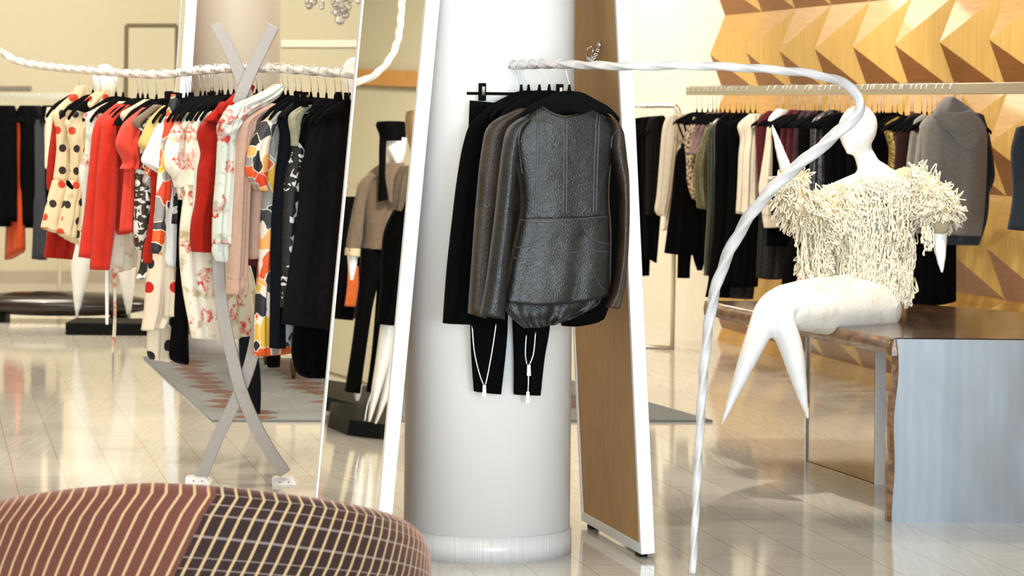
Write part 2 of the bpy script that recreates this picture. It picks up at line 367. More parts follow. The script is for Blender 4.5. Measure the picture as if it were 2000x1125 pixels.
# veneers
def veneer(name,a,b,sc): return wood(name,a,b,sc,0.42,0.1,'Object',0.35,0.6)
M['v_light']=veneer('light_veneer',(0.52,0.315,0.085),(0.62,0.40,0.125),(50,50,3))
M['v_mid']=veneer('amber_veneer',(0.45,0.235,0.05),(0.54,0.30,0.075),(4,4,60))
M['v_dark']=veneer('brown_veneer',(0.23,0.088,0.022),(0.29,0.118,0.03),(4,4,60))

# ------------------------------------------------------------------ room
W=Vector((0.215,-0.9766,0)).normalized(); Wn=Vector((-W.y*-1,0,0))
WD0=Vector((1.40,18.25,0)); WD1=Vector((2.1,15.2,0)); wdir=(WD1-WD0).normalized(); wnrm=Vector((wdir.y,-wdir.x,0))   # toward room (-x)
if wnrm.x>0: wnrm=-wnrm
HC=3.5
def plate(name,pts,mat,uvs=None):
    mb=MB(); i=[mb.vert(p) for p in pts]; mb.face(i,False); return struct(obj(name,mb,mat))
plate('floor',[(-12,-5,0),(9,-5,0),(9,27,0),(-12,27,0)],M['floor'])
plate('ceiling',[(-12,-5,HC),(-12,27,HC),(9,27,HC),(9,-5,HC)],M['ceil'])
def wall(name,a,b,mat,z0=0,z1=HC,th=0.15,side=None):
    a=Vector(a);b=Vector(b);d=(b-a).normalized();n=Vector((d.y,-d.x,0))
    if side and n.dot(side)<0: n=-n
    mb=MB(); o=-n*th; up=Vector((0,0,z1)); lo=Vector((0,0,z0))
    mb.hexa([a+lo,b+lo,b+o+lo,a+o+lo,a+up,b+up,b+o+up,a+o+up]); return struct(obj(name,mb,mat))
BW0=Vector((-8.2,22.4,0)); bdir=Vector((0.9766,0.215,0)); 
BWP=Vector((-4.28,23.2,0))
bwl=BWP-bdir*4.2; bwr=BWP+bdir*6.2
wall('wall_back',bwl,bwr,M['wallbeige'],side=Vector((0,-1,0)))
LWP=Vector((-7.2,19.0,0))
wall('wall_left',LWP-W*6,LWP+W*14,M['wallbeige'],side=Vector((1,0,0)))
WW0=Vector((0.97,19.47,0)); 
wall('wall_right',WD0+(WW0-WD0).normalized()*7,WD0+Vector((0.0,0.0,0)),M['wallwhite'],side=Vector((-1,0,0)))
# baseboards
def strip(name,a,b,nrm,z0,z1,th,mat):
    mb=MB(); a=Vector(a);b=Vector(b);n=Vector(nrm)*th
    mb.hexa([a+Vector((0,0,z0)),b+Vector((0,0,z0)),b+n+Vector((0,0,z0)),a+n+Vector((0,0,z0)),a+Vector((0,0,z1)),b+Vector((0,0,z1)),b+n+Vector((0,0,z1)),a+n+Vector((0,0,z1))])
    return struct(obj(name,mb,mat))
bn=Vector((bdir.y,-bdir.x,0))
strip('baseboard_back',bwl,bwr,bn,0,0.10,0.02,M['skirting'])
ln=Vector((0.9766,0.215,0))
strip('baseboard_left',LWP-W*5,LWP+W*13,ln,0,0.012,0.015,M['lines'])
strip('trim_1',LWP-W*5,LWP+W*10,ln,2.24,2.36,0.06,M['trimwood'])
bp=lambda px,py: (lambda r:(CAM+r*((BWP-CAM).dot(bn)/r.dot(bn))))(ray(px,py))
# door outline + band + vent on the back wall
mb=MB(); a=bp(247,50); b=bp(345,50); 
for p,q,w_ in ((a,Vector((a.x,a.y,0.0)),0.018),(a,b,0.018),(b,Vector((b.x,b.y,0)),0.018)):
    mb.tube([p+bn*0.006,q+bn*0.006],w_,4,False)
door=MB(); door.hexa([Vector((a.x,a.y,0)),Vector((b.x,b.y,0)),Vector((b.x,b.y,0))+bn*0.006,Vector((a.x,a.y,0))+bn*0.006,a,b,b+bn*0.006,a+bn*0.006])
d=struct(obj('door_1',door,M['wallbeige'])); obj('frame',mb,M['lines'],d)
a=bp(548,92); b=bp(705,92); c_=bp(705,78); d_=bp(548,78)
mb=MB(); mb.hexa([a,b,b+bn*0.03,a+bn*0.03,d_,c_,c_+bn*0.03,d_+bn*0.03]); struct(obj('trim_2',mb,M['wallwhite']))
va=bp(-20,172); vb=bp(62,172)
v_=thing('wall_vent',(va+vb)/2,'long grey slotted vent high on the beige back wall','vent')
mb=MB(); mb.box((va+vb)/2+bn*0.01,(vb-va),bn*0.02,(0,0,0.035)); obj('frame',mb,M['vent'],v_)
mb=MB()
for k in range(3): mb.box((va+vb)/2+bn*0.022+Vector((0,0,-0.011+0.011*k)),(vb-va)*0.96,bn*0.006,(0,0,0.004))
obj('slat',mb,M['lines'],v_)
# faceted wood wall
def wp(t,z,off=0.0): return WD0+wdir*t+wnrm*off+Vector((0,0,z))
CW=0.652; CHT=0.515; ZB=1.63-3*CHT
mbs={k:MB() for k in ('v_light','v_mid','v_dark')}
def tri(k,a,b,c):
    m=mbs[k]; i=[m.vert(p) for p in (a,b,c)]; m.face(i,False)
for ci in range(0,12):
    for ri in range(-1,7):
        t0=0.13+ci*CW if ci else 0.0; t1=0.13+(ci+1)*CW; z0=ZB+(ri)*CHT; z1=z0+CHT
        if z1>HC+0.3: continue
        BLc,BRc,TL,TR=wp(t0,z0),wp(t1,z0),wp(t0,z1),wp(t1,z1); Lm=wp(t0,(z0+z1)/2,0.10); Le=wp(t0,(z0+z1)/2,0.0)
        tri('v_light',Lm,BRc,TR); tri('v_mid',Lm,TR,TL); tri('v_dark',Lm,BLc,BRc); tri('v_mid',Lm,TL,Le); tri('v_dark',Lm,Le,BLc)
wb=MB(); e=-wnrm*0.15
wb.hexa([wp(0,0),wp(8.1,0),wp(8.1,0)+e,wp(0,0)+e,wp(0,HC),wp(8.1,HC),wp(8.1,HC)+e,wp(0,HC)+e])
ww=struct(obj('wall_right_panelled',wb,M['v_mid']))
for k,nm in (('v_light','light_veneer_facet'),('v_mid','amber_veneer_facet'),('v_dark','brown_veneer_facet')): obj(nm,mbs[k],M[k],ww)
# side returns and the street front with its windows
pr=wp(8.1,0)
wall('wall_right_front',pr,Vector((4.6,-4.0,0)),M['wallwhite'],side=Vector((-1,0,0)))
def win(n,x0,x1,z0=0.25,z1=3.2,y=-4.0):
    f=MB(); 
    for (a,b) in (((x0,z0),(x1,z0)),((x0,z1),(x1,z1)),((x0,z0),(x0,z1)),((x1,z0),(x1,z1)),(((x0+x1)/2,z0),((x0+x1)/2,z1))):
        c_=Vector(((a[0]+b[0])/2,y,(a[1]+b[1])/2)); f.box(c_,(abs(b[0]-a[0])+0.08,0,0),(0,0.1,0),(0,0,abs(b[1]-a[1])+0.08))
    o=struct(obj('window_%d'%n,f,M['frame']))
    g=MB(); g.box(((x0+x1)/2,y,(z0+z1)/2),(x1-x0,0,0),(0,0.008,0),(0,0,z1-z0)); obj('pane',g,M['glass'],o)
m,nt,b_=newmat('window_glass'); tr=nt.nodes.new('ShaderNodeBsdfTransparent'); gl=nt.nodes.new('ShaderNodeBsdfGlossy'); gl.inputs['Roughness'].default_value=0.0
mx=nt.nodes.new('ShaderNodeMixShader'); mx.inputs[0].default_value=0.05; nt.links.new(tr.outputs[0],mx.inputs[1]); nt.links.new(gl.outputs[0],mx.inputs[2]); nt.links.new(mx.outputs[0],nt.nodes['Material Output'].inputs[0]); M['glass']=m
wall('wall_front_sill',(-10,-4,0),(4.7,-4,0),M['wallwhite'],0,0.25,side=Vector((0,1,0)))
wall('wall_front_head',(-10,-4,0),(4.7,-4,0),M['wallwhite'],3.2,HC,side=Vector((0,1,0)))
for i,(x0,x1) in enumerate(((-8.4,-5.2),(-4.8,-1.6),(-1.2,2.0),(2.3,4.5))): win(i+1,x0,x1)
for i,(x0,x1) in enumerate(((-10,-8.4),(-5.2,-4.8),(-1.6,-1.2),(2.0,2.3))):
    wall('wall_front_pier_%s'%'abcd'[i],(x0,-4,0),(x1,-4,0),M['wallwhite'],0.25,3.2,side=Vector((0,1,0)))
lf=LWP+W*14
wall('wall_left_front',lf,Vector((-10,-4.0,0)) if False else Vector((lf.x,-4.0,0)),M['wallwhite'],side=Vector((1,0,0)))

# ------------------------------------------------------------------ columns
def column(name,cx,cy,r,mat,basemat,hb,label):
    root=thing(name,(cx,cy,0),label,'column')
    def cyl(z0,z1,rr,lean=0.0):
        mb=MB(); n=64
        rings=[]; uvs=[]
        for z in (z0,z1): rings.append([Vector((cx+rr*math.cos(2*PI*k/n),cy+rr*math.sin(2*PI*k/n),z)) for k in range(n)]); uvs.append([(k/n,z) for k in range(n)])
        mb.rings(rings,uvs); return mb
    obj('shaft',cyl(hb-0.002,HC,r),mat,root); obj('plinth_ring',cyl(0,hb,r+0.006),basemat,root); return root
C1=Vector((-0.072,9.55,0)); C1R=0.287
column('round_column',C1.x,C1.y,C1R,M['column'],M['basetile'],0.088,'smooth white round column with grey tiled foot behind the leather jackets')
c2=at(444,695,17.0)
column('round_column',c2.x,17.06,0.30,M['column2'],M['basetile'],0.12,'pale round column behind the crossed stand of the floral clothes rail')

# ------------------------------------------------------------------ leaning mirrors
def leaner(a,b,tan,H,fd,label,face_first,back_mat,grp=None,clip=False):
    a=Vector(a);b=Vector(b);d=(b-a).normalized();n=Vector((d.y,-d.x,0))           # n = face normal, horizontal
    up=(Vector((0,0,1))-n*tan).normalized(); nn=d.cross(up); 
    if nn.dot(n)<0: nn=-nn
    Wd=(b-a).length; root=thing('leaning_mirror',(a+b)/2,label,'mirror')
    def P(u,v,w): return a+d*u+up*v+nn*w
    def bx(mb,u0,u1,v0,v1,w0,w1): mb.hexa([P(u0,v0,w0),P(u1,v0,w0),P(u1,v0,w1),P(u0,v0,w1),P(u0,v1,w0),P(u1,v1,w0),P(u1,v1,w1),P(u0,v1,w1)])
    fw=0.022
    for (u0,u1,v0,v1) in ((0,fw,0.02,H),(Wd-fw,Wd,0.02,H),(fw,Wd-fw,0.02,0.02+fw*1.6),(fw,Wd-fw,H-fw,H)):
        mb=MB(); bx(mb,u0,u1,v0,v1,-fd,0.004); obj('frame_rail',mb,M['frame'],root,0.002)
    g=MB(); bx(g,fw,Wd-fw,0.02+fw*1.6,H-fw,-0.008,0.0); obj('mirror_glass',g,M['mirror'],root)
    g=MB(); bx(g,fw,Wd-fw,0.02+fw*1.6,H-fw,-fd+0.004,-0.010); obj('back_panel',g,back_mat,root)
    for u in (0.08,Wd-0.08):
        g=MB(); c_=P(u,0.012,-fd/2); g.box(c_,d*0.05,nn*0.03,up*0.026); obj('foot',g,M['black_gloss'],root)
    return root,P,d,up,nn,Wd
MA=(-0.704,9.955,0); MBp=(-0.44,9.2,0)
mirL,PL,dL,upL,nnL,WL=leaner(MA,MBp,0.086,2.35,0.045,'tall silver-framed mirror leaning on the column, reflecting a mannequin in a black hat',True,M['mdf'])
mirR,PR,dR,upR,nnR,WR=leaner((0.50,9.40,0),(0.315,10.16,0),0.058,2.6,0.045,'leaning mirror seen from its tan wooden back with bright silver edge',True,M['mdf'])
# clip with chain on the back of the right mirror
def on_back(px,py,w=-0.05):
    # intersect with back plane of right mirror
    p0=PR(0,0,w); r=ray(px,py); return CAM+r*((p0-CAM).dot(nnR)/r.dot(nnR))
mb=MB(); e0=on_back(1171,88); mb.ball(e0,0.011); mb.tube([e0,e0+nnR*0.02],0.006,8); obj('eye_bolt',mb,M['chrome'],mirR)
mb=MB(); q=[on_back(px,py,-0.06) for px,py in ((1148,95),(1156,92),(1158,104),(1153,115),(1147,112),(1148,95))]; mb.tube(smooth_path(q,5),0.003,6)
k0=on_back(1150,115,-0.06)
for k in range(7):
    p=e0.lerp(k0,k/6)+Vector((0,0,-0.02*math.sin(PI*k/6))); mb.tube([p+Vector((0.006*math.cos(a_*PI/4),0,0.004*math.sin(a_*PI/4))) for a_ in range(9)],0.0018,5)
obj('carabiner_chain',mb,M['chrome'],mirR)
# mirror by the far column, seen edge-on
qa=at(322,700,16.3); qa.z=0
qb=Vector((qa.x-0.13,17.0,0)); qa2=Vector((qa.x,16.2,0))
leaner((qb.x,qb.y,0),(qa2.x,qa2.y,0),0.055,2.7,0.06,'bright mirror edge leaning by the pale far column',True,M['mdf'])
# reflection projector of the left mirror (where the things seen in the glass really stand)
_m0=PL(0,0,0.0)
def mray(px,py):
    r=ray(px,py); den=r.dot(nnL); tt=(_m0-CAM).dot(nnL)/den
    return CAM+r*tt, r-2*den*nnL
def mat_(px,py,t): P_,q_=mray(px,py); return P_+q_*t
def mfl(px,py,z=0.0): P_,q_=mray(px,py); return P_+q_*((z-P_.z)/q_.z)

# ------------------------------------------------------------------ ropes, rails, stands
# left rope rail
RL=[(0,100,12.85),(22,114,12.8),(52,124,12.7),(100,131,12.5),(157,136.5,12.25),(243,143,11.95),(308,146,11.75),(355,141.5,11.62),(400,137,11.5),(470,133,11.32),(540,134,11.16),(600,138,11.04),(645,141.5,10.97),(690,145,10.92),(735,149,10.88)]
pts=[mat_(785,-60,4.35),mat_(785,0,4.2),mat_(775,85,3.95),mat_(745,135,3.65),mat_(700,160,3.3)]+[at(*p) for p in RL]
pts=[pts[0]+Vector((0.02,0.1,1.0)),pts[0]+Vector((0.0,0.05,0.45))]+pts
mb=MB(); mb.tube(smooth_path(pts,16),0.0165,12,True,(3,0.2,0.10))
obj_rope=tag(obj('rope_rail',mb,M['ropew'],None,0,at(470,133,11.32)),'long cream rope-twist rail carrying the red and floral clothes','clothes rail')
def railL(px):
    for a,b in zip(RL,RL[1:]):
        if a[0]<=px<=b[0]:
            k=(px-a[0])/(b[0]-a[0]); return at(px,a[1]+(b[1]-a[1])*k,a[2]+(b[2]-a[2])*k)
    return at(*RL[-1])
AXL=Vector((0.68,0.733,0)).normalized()
# centre rope rail
RC=[(1001,128,9.27),(1030,127,9.10),(1060,126,8.95),(1097,126,8.78),(1140,127,8.66),(1190,128.5,8.56),(1240,129.5,8.5),(1320,128,8.45),(1400,130,8.45),(1480,134,8.5),(1560,141,8.55),(1615,151,8.6),(1650,164,8.65),(1676,188,8.68),(1680,210,8.68),(1668,230,8.68),(1640,256,8.7),(1590,298,8.74),(1545,335,8.78),(1500,378,8.82),(1460,428,8.87),(1425,490,8.92),(1400,555,8.96),(1385,630,9.0),(1375,720,9.03),(1368,820,9.06),(1362,930,9.09),(1357,1030,9.1),(1353,1121,9.11)]
path=smooth_path([at(*p) for p in RC],10)
rad=[]
for i in range(len(path)):
    k=i/10
    r_=0.0125
    if k>10: r_=0.0125+0.0055*min(1,(k-10)/6)
    if k>21: r_=0.018-0.0075*(k-21)/7
    rad.append(r_)
rc=thing('rope_stand',at(1353,1121,9.11),'silver rope-twist stand arching from the white column to the floor','clothes rail')
mb=MB(); mb.tube(path,rad,15,True,(3,0.19,0.14)); obj('rope_arm',mb,M['ropes'],rc)
mb=MB(); p=at(1001,128,9.27); mb.tube([p+Vector((-0.012,0.03,0)),p+Vector((0,0.005,0))],0.0145,16); obj('wall_socket',mb,M['metal'],rc)
def railC(px):
    for a,b in zip(RC,RC[1:]):
        if a[0]<=px<=b[0]:
            k=(px-a[0])/(b[0]-a[0]); return at(px,a[1]+(b[1]-a[1])*k,a[2]+(b[2]-a[2])*k)
AXC=Vector((0.962,0.273,0)).normalized()
# right bar along the wooden wall
RB0=wp(0.0,0,0.58); 
def barR(px,py=176):
    r=ray(px,py); d=(RB0-CAM).dot(wnrm)/Vector((r.x,r.y,0)).dot(wnrm); p=CAM+r*d; p.z=1.637; return p
AXR=(-wnrm).normalized()
bar=thing('wall_bar',barR(1700),'long flat bronze bar along the wooden wall, hung with dark clothes','clothes rail')
mb=MB(); a=barR(1342); b=barR(2060); mb.box((a+b)/2,(b-a),wnrm*0.016,(0,0,0.052)); obj('bar',mb,M['nickel'],bar,0.003)
for px in (1480,1660,1960):
    mb=MB(); p=barR(px); mb.tube([p,p-wnrm*0.54],0.012,10); obj('bracket',mb,M['nickel'],bar)
# low chrome rack left of it
lowp=fl(1313,683); LRD=lowp.y
def lowR(px,py=208): 
    return at(px,py,LRD+ (1313-px)*0.004)
lr=thing('low_garment_rack',lowp,'slim chrome floor rack with a bent end, in front of the cream wall','clothes rack')
mb=MB(); pr_=[lowR(1180,207),lowR(1240,207),lowR(1310,206),lowR(1322,212),lowR(1326,222)]+[Vector((lowR(1326,222).x,lowp.y,1.4))]; mb.tube(smooth_path(pr_,5),0.016,12); obj('rail',mb,M['chrome'],lr)
mb=MB(); mb.tube([Vector((lowp.x,lowp.y,0)),Vector((lowp.x+0.01,lowp.y,1.5))],0.014,12); obj('post',mb,M['nickel'],lr)
mb=MB(); mb.tube([Vector((lowp.x,lowp.y,0.012)),Vector((lowp.x-0.6,lowp.y+0.3,0.012))],0.012,8); obj('foot_bar',mb,M['nickel'],lr)
# back-left rail
def backL(px,py=190): return at(px,py,20.2)
bl=thing('back_rail',Vector((backL(60).x,20.2,0)),'bronze wall rail of dark clothes at the back left','clothes rail')
mb=MB(); mb.box((backL(-60)+backL(140))/2+Vector((0,0,0.01)),(backL(140)-backL(-60)),(0,0.02,0),(0,0,0.045)); obj('bar',mb,M['nickel'],bl)
for px in (-40,120):
    mb=MB(); p=backL(px); mb.tube([p,p+Vector((0,0,-p.z))],0.014,10); obj('post',mb,M['nickel'],bl)
AXB=Vector((0.62,-0.78,0)).normalized()
# crossed stand of the left rope rail
xs=thing('crossed_stand',(fl(385,945)+fl(560,940))/2,'silver stand of two crossed curved flat bars under the rope rail','stand')
def bar_curve(pl,w0,name,doff):
    p3=smooth_path([at(x,y,11.2+doff) for x,y in pl],8); mb=MB(); rings=[]
    for i,p in enumerate(p3):
        tn=(p3[min(i+1,len(p3)-1)]-p3[max(i-1,0)]).normalized(); sx=tn.cross(Vector((0,1,0))).normalized()*w0/2; dy=Vector((0,0.018,0))
        sy=Vector((0.006,0.012,0)) if doff<=0 else Vector((-0.006,0.012,0))
        rings.append([p-sx-dy/2,p+sx-dy/2,p+sx+dy/2,p-sx+dy/2])
    mb.rings(rings,None,True,True,False); return obj(name,mb,M['aluminium'],xs,0.002)
bar_curve([(534,50),(512,95),(488,145),(463,210),(440,300),(428,400),(426,500),(434,600),(452,690),(475,775),(512,855),(557,925)],0.050,'curved_bar',-0.012)
bar_curve([(421,45),(447,95),(470,150),(490,215),(508,310),(515,420),(514,530),(505,630),(490,705),(466,770),(425,855),(392,935)],0.050,'curved_bar',0.012)
for (px,py) in ((562,933),(388,941)):
    mb=MB(); p=fl(px,py); p=Vector((p.x,11.2,0.0)); mb.hexa([p+Vector((-.045,-.07,0)),p+Vector((.055,-.07,0)),p+Vector((.055,.05,0)),p+Vector((-.045,.05,0)),p+Vector((-.05,-.03,.022)),p+Vector((.03,-.03,.022)),p+Vector((.03,.05,.022)),p+Vector((-.05,.05,.022))]); fp=obj('foot_plate',mb,M['frame'],xs,0.002)
    mb=MB()
    for dx in (-.015,.02): mb.ball(p+Vector((dx,-.053,.010)),0.004,8,5)
    obj('screw',mb,M['vent'],fp)
mb=MB(); p=at(473,768,11.175); mb.tube([p,p+Vector((0,0.05,0))],0.006,10); obj('bolt',mb,M['vent'],xs)

# ------------------------------------------------------------------ hangers
def hanger_meshes(half=0.2, loop=0.021, clip=False, drop=0.098):
    h=MB(); pts=[(0.028,-drop-0.02),(0.028,-0.062),(0.025,-0.052),(0.006+loop*0.6,-0.02),(loop,0.0)]
    pts=[Vector((x,0,z)) for x,z in pts]+[Vector((loop*math.cos(a),0,loop*math.sin(a))) for a in [PI*k/8 for k in range(1,9)]]+[Vector((-loop*0.9,0,-0.010))]
    h.tube(pts,0.0017,6)
    b=MB(); rings=[]
    if not clip:
        n=26
        for i in range(n+1):
            u=-half+2*half*i/n; a=abs(u)
            top=-drop-0.006-0.012*min(1,(a/0.062)**2) - max(0,a-0.058)*0.52 - 0.02*max(0,(a-0.12)/0.05)**2
            hgt=(0.075 if a<0.06 else max(0.018,0.075-(a-0.06)*0.75))
            th=0.006+0.006*min(1,a/half)
            c_=Vector((u+0.028,0,top-hgt/2)); 
            rings.append([c_+Vector((0,th*math.cos(2*PI*k/10)*0.8,hgt/2*math.sin(2*PI*k/10))) for k in range(10)])
        b.rings(rings)
        b.tube([Vector((0.028,0,-drop+0.012)),Vector((0.028,0,-drop-0.02))],[0.0035,0.009],8)
    else:
        b.tube([Vector((0.028-half,0,-drop-0.02)),Vector((0.028+half,0,-drop-0.02))],0.005,8)
        b.tube([Vector((0.028,0,-drop+0.012)),Vector((0.028,0,-drop-0.03))],[0.004,0.008],8)
    return h,b
def make_hanger(name,clip=False,half=0.2,loop=0.021,label='',group='',drop=0.098):
    h,b=hanger_meshes(half,loop,clip,drop); r=thing(name,(0,0,0),label,'hanger',group)
    obj('hook',h,M['metal'],r); obj('hanger_body',b,M['hang'],r)
    if clip:
        for s in (-1,1):
            c=MB(); x=0.028+s*half*0.72; c.box((x,0,-drop-0.015),(0.022,0,0),(0,0.022,0),(0,0,0.06)); cl=obj('clip',c,M['hang'],r,0.003)
            c=MB(); c.box((x,-0.012,-drop-0.012),(0.010,0,0),(0,0.004,0),(0,0,0.03)); obj('clip_spring',c,M['chrome'],cl)
    return r
def dup(root,loc,rotz,label=None,group=None,first=[None]):
    r=root.copy(); C.objects.link(r); r.location=loc; r.rotation_euler=(0,0,rotz)
    if label: r['label']=label
    if group: r['group']=group
    for ch in list(root.children):
        c=ch.copy(); C.objects.link(c); c.parent=r
        for g in ch.children:
            d=g.copy(); C.objects.link(d); d.parent=c
    return r
def place_hangers(name,rootfn,pxs,rail,axis,z_off,jit=0.03):
    proto=None
    for px in pxs:
        p=rail(px)+Vector((0,0,z_off)); rz=math.atan2(axis.y,axis.x)+R.uniform(-jit,jit)
        if proto is None: proto=rootfn(); proto.location=p; proto.rotation_euler=(0,0,rz)
        else: dup(proto,p,rz)
HL=[157,184,199,229,243,272,281,291,308,327,366,379,394,403,414,419,431,437,448,459,480,492,504,516,536,548,555,565,580,591,610,657,669,683]
offL=lambda px: railL(px-12)
place_hangers('clothes_hanger',lambda: make_hanger('clothes_hanger',False,0.175,0.020,'black velvet hanger with a silver hook on the cream rope rail','hangers on the cream rope rail'),HL,offL,AXL,0.002)
place_hangers('clip_hanger',lambda: make_hanger('clip_hanger',True,0.16,0.020,'black clip hanger with a silver hook on the cream rope rail','clip hangers on the cream rope rail'),[376,372,624,640],offL,AXL,0.002)
place_hangers('clothes_hanger',lambda: make_hanger('clothes_hanger',False,0.165,0.017,'black velvet hanger on the rope rail in front of the white column','hangers in front of the white column',0.075),[1027,1048,1067,1106],lambda px: railC(px-10),AXC,0.0,0.03)
hc=make_hanger('clip_hanger',True,0.19,0.017,'black clip hanger at the column end of the silver rope rail',None,0.075); hc.location=railC(1003); hc.rotation_euler=(0,0,math.atan2(AXC.y,AXC.x)+0.04)
HR=[1353,1363,1374,1384,1391,1399,1407,1417,1430,1439,1446,1457,1467,1509,1521,1538,1545,1553,1564,1582,1590,1594,1610,1621,1631,1650,1693,1704,1711,1717,1733,1743,1755,1769,1773,1790,1800,1810,1820,1839,1852,1867]
place_hangers('clothes_hanger',lambda: make_hanger('clothes_hanger',False,0.15,0.031,'black velvet hanger with a silver hook on the flat bronze bar','hangers on the flat bronze bar',0.12),HR,barR,AXR,0.0,0.04)
place_hangers('clothes_hanger',lambda: make_hanger('clothes_hanger',False,0.15,0.020,'black hanger on the low chrome rack','hangers on the low chrome rack'),[1252,1262,1275,1290,1302],lambda px: lowR(px-5,207),AXR,0.0,0.10)
place_hangers('clothes_hanger',lambda: make_hanger('clothes_hanger',False,0.15,0.026,'dark hanger on the bronze rail at the back left','hangers on the back left rail'),[2,10,20,30,38,49,58,66,74,83,95,106,114],lambda px: backL(px,189),AXB,0.0,0.12)

# ------------------------------------------------------------------ garments
def plane_proj(P0,axis,mir=False):
    n=Vector((-axis.y,axis.x,0)); 
    if mir:
        def pr(px,py,off=0.0):
            O,q=mray(px,py); nn=n if n.dot(q)<0 else -n
            return O+q*((P0+nn*off-O).dot(nn)/q.dot(nn)), nn
    else:
        if n.y>0: n=-n
        def pr(px,py,off=0.0):
            r=ray(px,py); return CAM+r*((P0+n*off-CAM).dot(n)/r.dot(n)), n
    return pr
def panel(mb,proj,rows,T,nf=3.0,amp=0.006,seed=0,off=0.0,nx=26,sub=5,prof=0.36,tt=None):
    rr=random.Random(seed*31+5); ph=[rr.uniform(0,6.28) for _ in range(6)]
    rows=[tuple(r)+(0.0,)*(6-len(r)) for r in rows]     # xl,yl,xr,yr,sag,extraT
    fine=cat_rom(rows,sub); m=len(fine); rings=[]; uvs=[]
    S=[]
    for i,(xl,yl,xr,yr,sag,eT) in enumerate(fine):
        t=i/(m-1); fr=[];bk=[];uf=[]
        Th=(T+eT)
        for k in range(nx+1):
            s_=k/nx; pr_=max(0.0,1-(2*s_-1)**2)**prof
            px=xl+(xr-xl)*s_; py=yl+(yr-yl)*s_+sag*(1-(2*s_-1)**2)
            P,n=proj(px,py,off)
            g=0.25+0.75*t
            fo=amp*g*(0.6*math.sin(2*PI*(nf*s_+0.12*math.sin(2.5*t+ph[0]))+ph[1]+0.8*t)+0.35*math.sin(2*PI*nf*1.9*s_+ph[2]+1.7*t)+0.3*math.sin(4*t*nf+5*s_+ph[3]))
            fo*=min(1.0,5*s_*(1-s_)+0.15)
            fr.append(P+n*(Th/2*pr_+fo)); bk.append(P+n*(-Th/2*pr_+fo*0.7))
            uf.append(P.z)
            if k==0: u0=P.dot(AXU); uu=[u0]
            else: uu.append(uu[-1]+(fr[k]-fr[k-1]).length)
        S.append(fr); mid=uu[nx//2]-((fr[0]+fr[-1])/2).dot(AXU); uf=[(u_-mid,z_) for u_,z_ in zip(uu,uf)]
        rings.append(fr+bk[-2:0:-1]); uvs.append(uf+uf[-2:0:-1])
    n=len(rings[0]); base=len(mb.v)
    for i in range(m):
        for j in range(n): mb.vert(rings[i][j],uvs[i][j])
    for i in range(m-1):
        for j in range(n):
            a=base+i*n+j; b=base+i*n+(j+1)%n; mb.face((a,a+n,b+n,b))
    for i,fl_ in ((0,1),(m-1,0)):
        for k in range(nx):
            a=base+i*n+k; b=base+i*n+k+1
            c_=base+i*n+((n-k-1)%n if k+1<=nx-1 else nx); d_=base+i*n+((n-k)%n)
            f=[]
            for q in (a,b,c_,d_):
                if q not in f: f.append(q)
            if len(f)>2: mb.face(f if fl_ else f[::-1])
    return S
AXU=Vector((0.8,0.6,0))
SEED=[0]
GARM={}
def garment(name,label,cat,proj,parts,group=None):
    """parts: (part, mat, rows, T, nf, amp, off)"""
    SEED[0]+=1
    low=max(parts[0][2],key=lambda r:r[1]); o=proj((low[0]+low[2])/2,(low[1]+low[3])/2,0)[0]
    built=[]
    if len(parts)==1:
        p=parts[0]; mb=MB(); S=panel(mb,proj,p[2],p[3],p[4],p[5],SEED[0],p[6]); ob=tag(obj(name,mb,M[p[1]],None,0,o),label,cat,group); return ob,[(mb,S,ob)]
    root=thing(name,o,label,cat,group)
    for k,p in enumerate(parts):
        mb=MB(); S=panel(mb,proj,p[2],p[3],p[4],p[5],SEED[0]+k*7,p[6]); ob=obj(p[0],mb,M[p[1]],root); built.append((mb,S,ob))
    return root,built
def GL(name,label,cat,hx,*parts):
    return garment(name,label,cat,plane_proj(offL(hx)+AXL*0.028,AXL),parts)
def GR(name,label,cat,hx,*parts): 
    return garment(name,label,cat,plane_proj(barR(hx)+AXR*0.028,AXR),parts)
def GC(name,label,cat,hx,*parts):
    return garment(name,label,cat,plane_proj(railC(hx-10)+AXC*0.028,AXC),parts)
# ---- left rope rail, from the far end to the near end
GL('red_dress','dark red dress half hidden behind the left cream polka-dot blouse','dress',157,
 ('body','darkred',[(128,200,160,198),(104,236,165,232),(100,300,165,300),(97,400,160,400),(92,460,150,460),(86,503,141,507)],.05,3,.012,-.05),
 ('sleeve','darkred',[(106,238,124,236),(97,300,116,300),(93,350,112,352),(95,372,112,374)],.05,1,.004,-.02))
GL('polka_dot_blouse','cream sleeveless polka-dot blouse with peplum, farthest left on the cream rope rail','blouse',163,
 ('bodice','polka',[(152,172,170,170),(132,192,178,190),(103,222,181,216),(110,252,176,250),(111,300,172,300),(105,352,166,360)],.06,2.5,.006,0),
 ('peplum','polka',[(105,352,166,360),(95,388,166,395),(88,418,163,430),(82,444,158,472)],.08,4,.012,.005),
 ('collar','polka',[(152,168,166,166),(146,180,172,178),(140,195,180,192),(152,206,186,200)],.05,2,.008,.03))
GL('polka_dot_blouse','cream sleeveless polka-dot blouse tied at the waist, beside the red cardigans','blouse',190,
 ('bodice','polka',[(180,186,210,182),(158,205,216,204),(128,236,206,228),(132,256,170,252),(140,300,166,300),(139,352,163,366)],.06,2.5,.007,0),
 ('peplum','polka',[(139,352,163,366),(128,392,162,400),(120,430,158,446),(115,454,155,478)],.08,4,.012,.005),
 ('collar','polka',[(198,174,212,176),(178,186,214,192),(160,205,212,210),(176,216,206,216)],.05,2,.010,.03),
 ('bow','black',[(131,352,134,354),(130,360,142,364),(136,366,142,370)],.02,1,.002,.05))
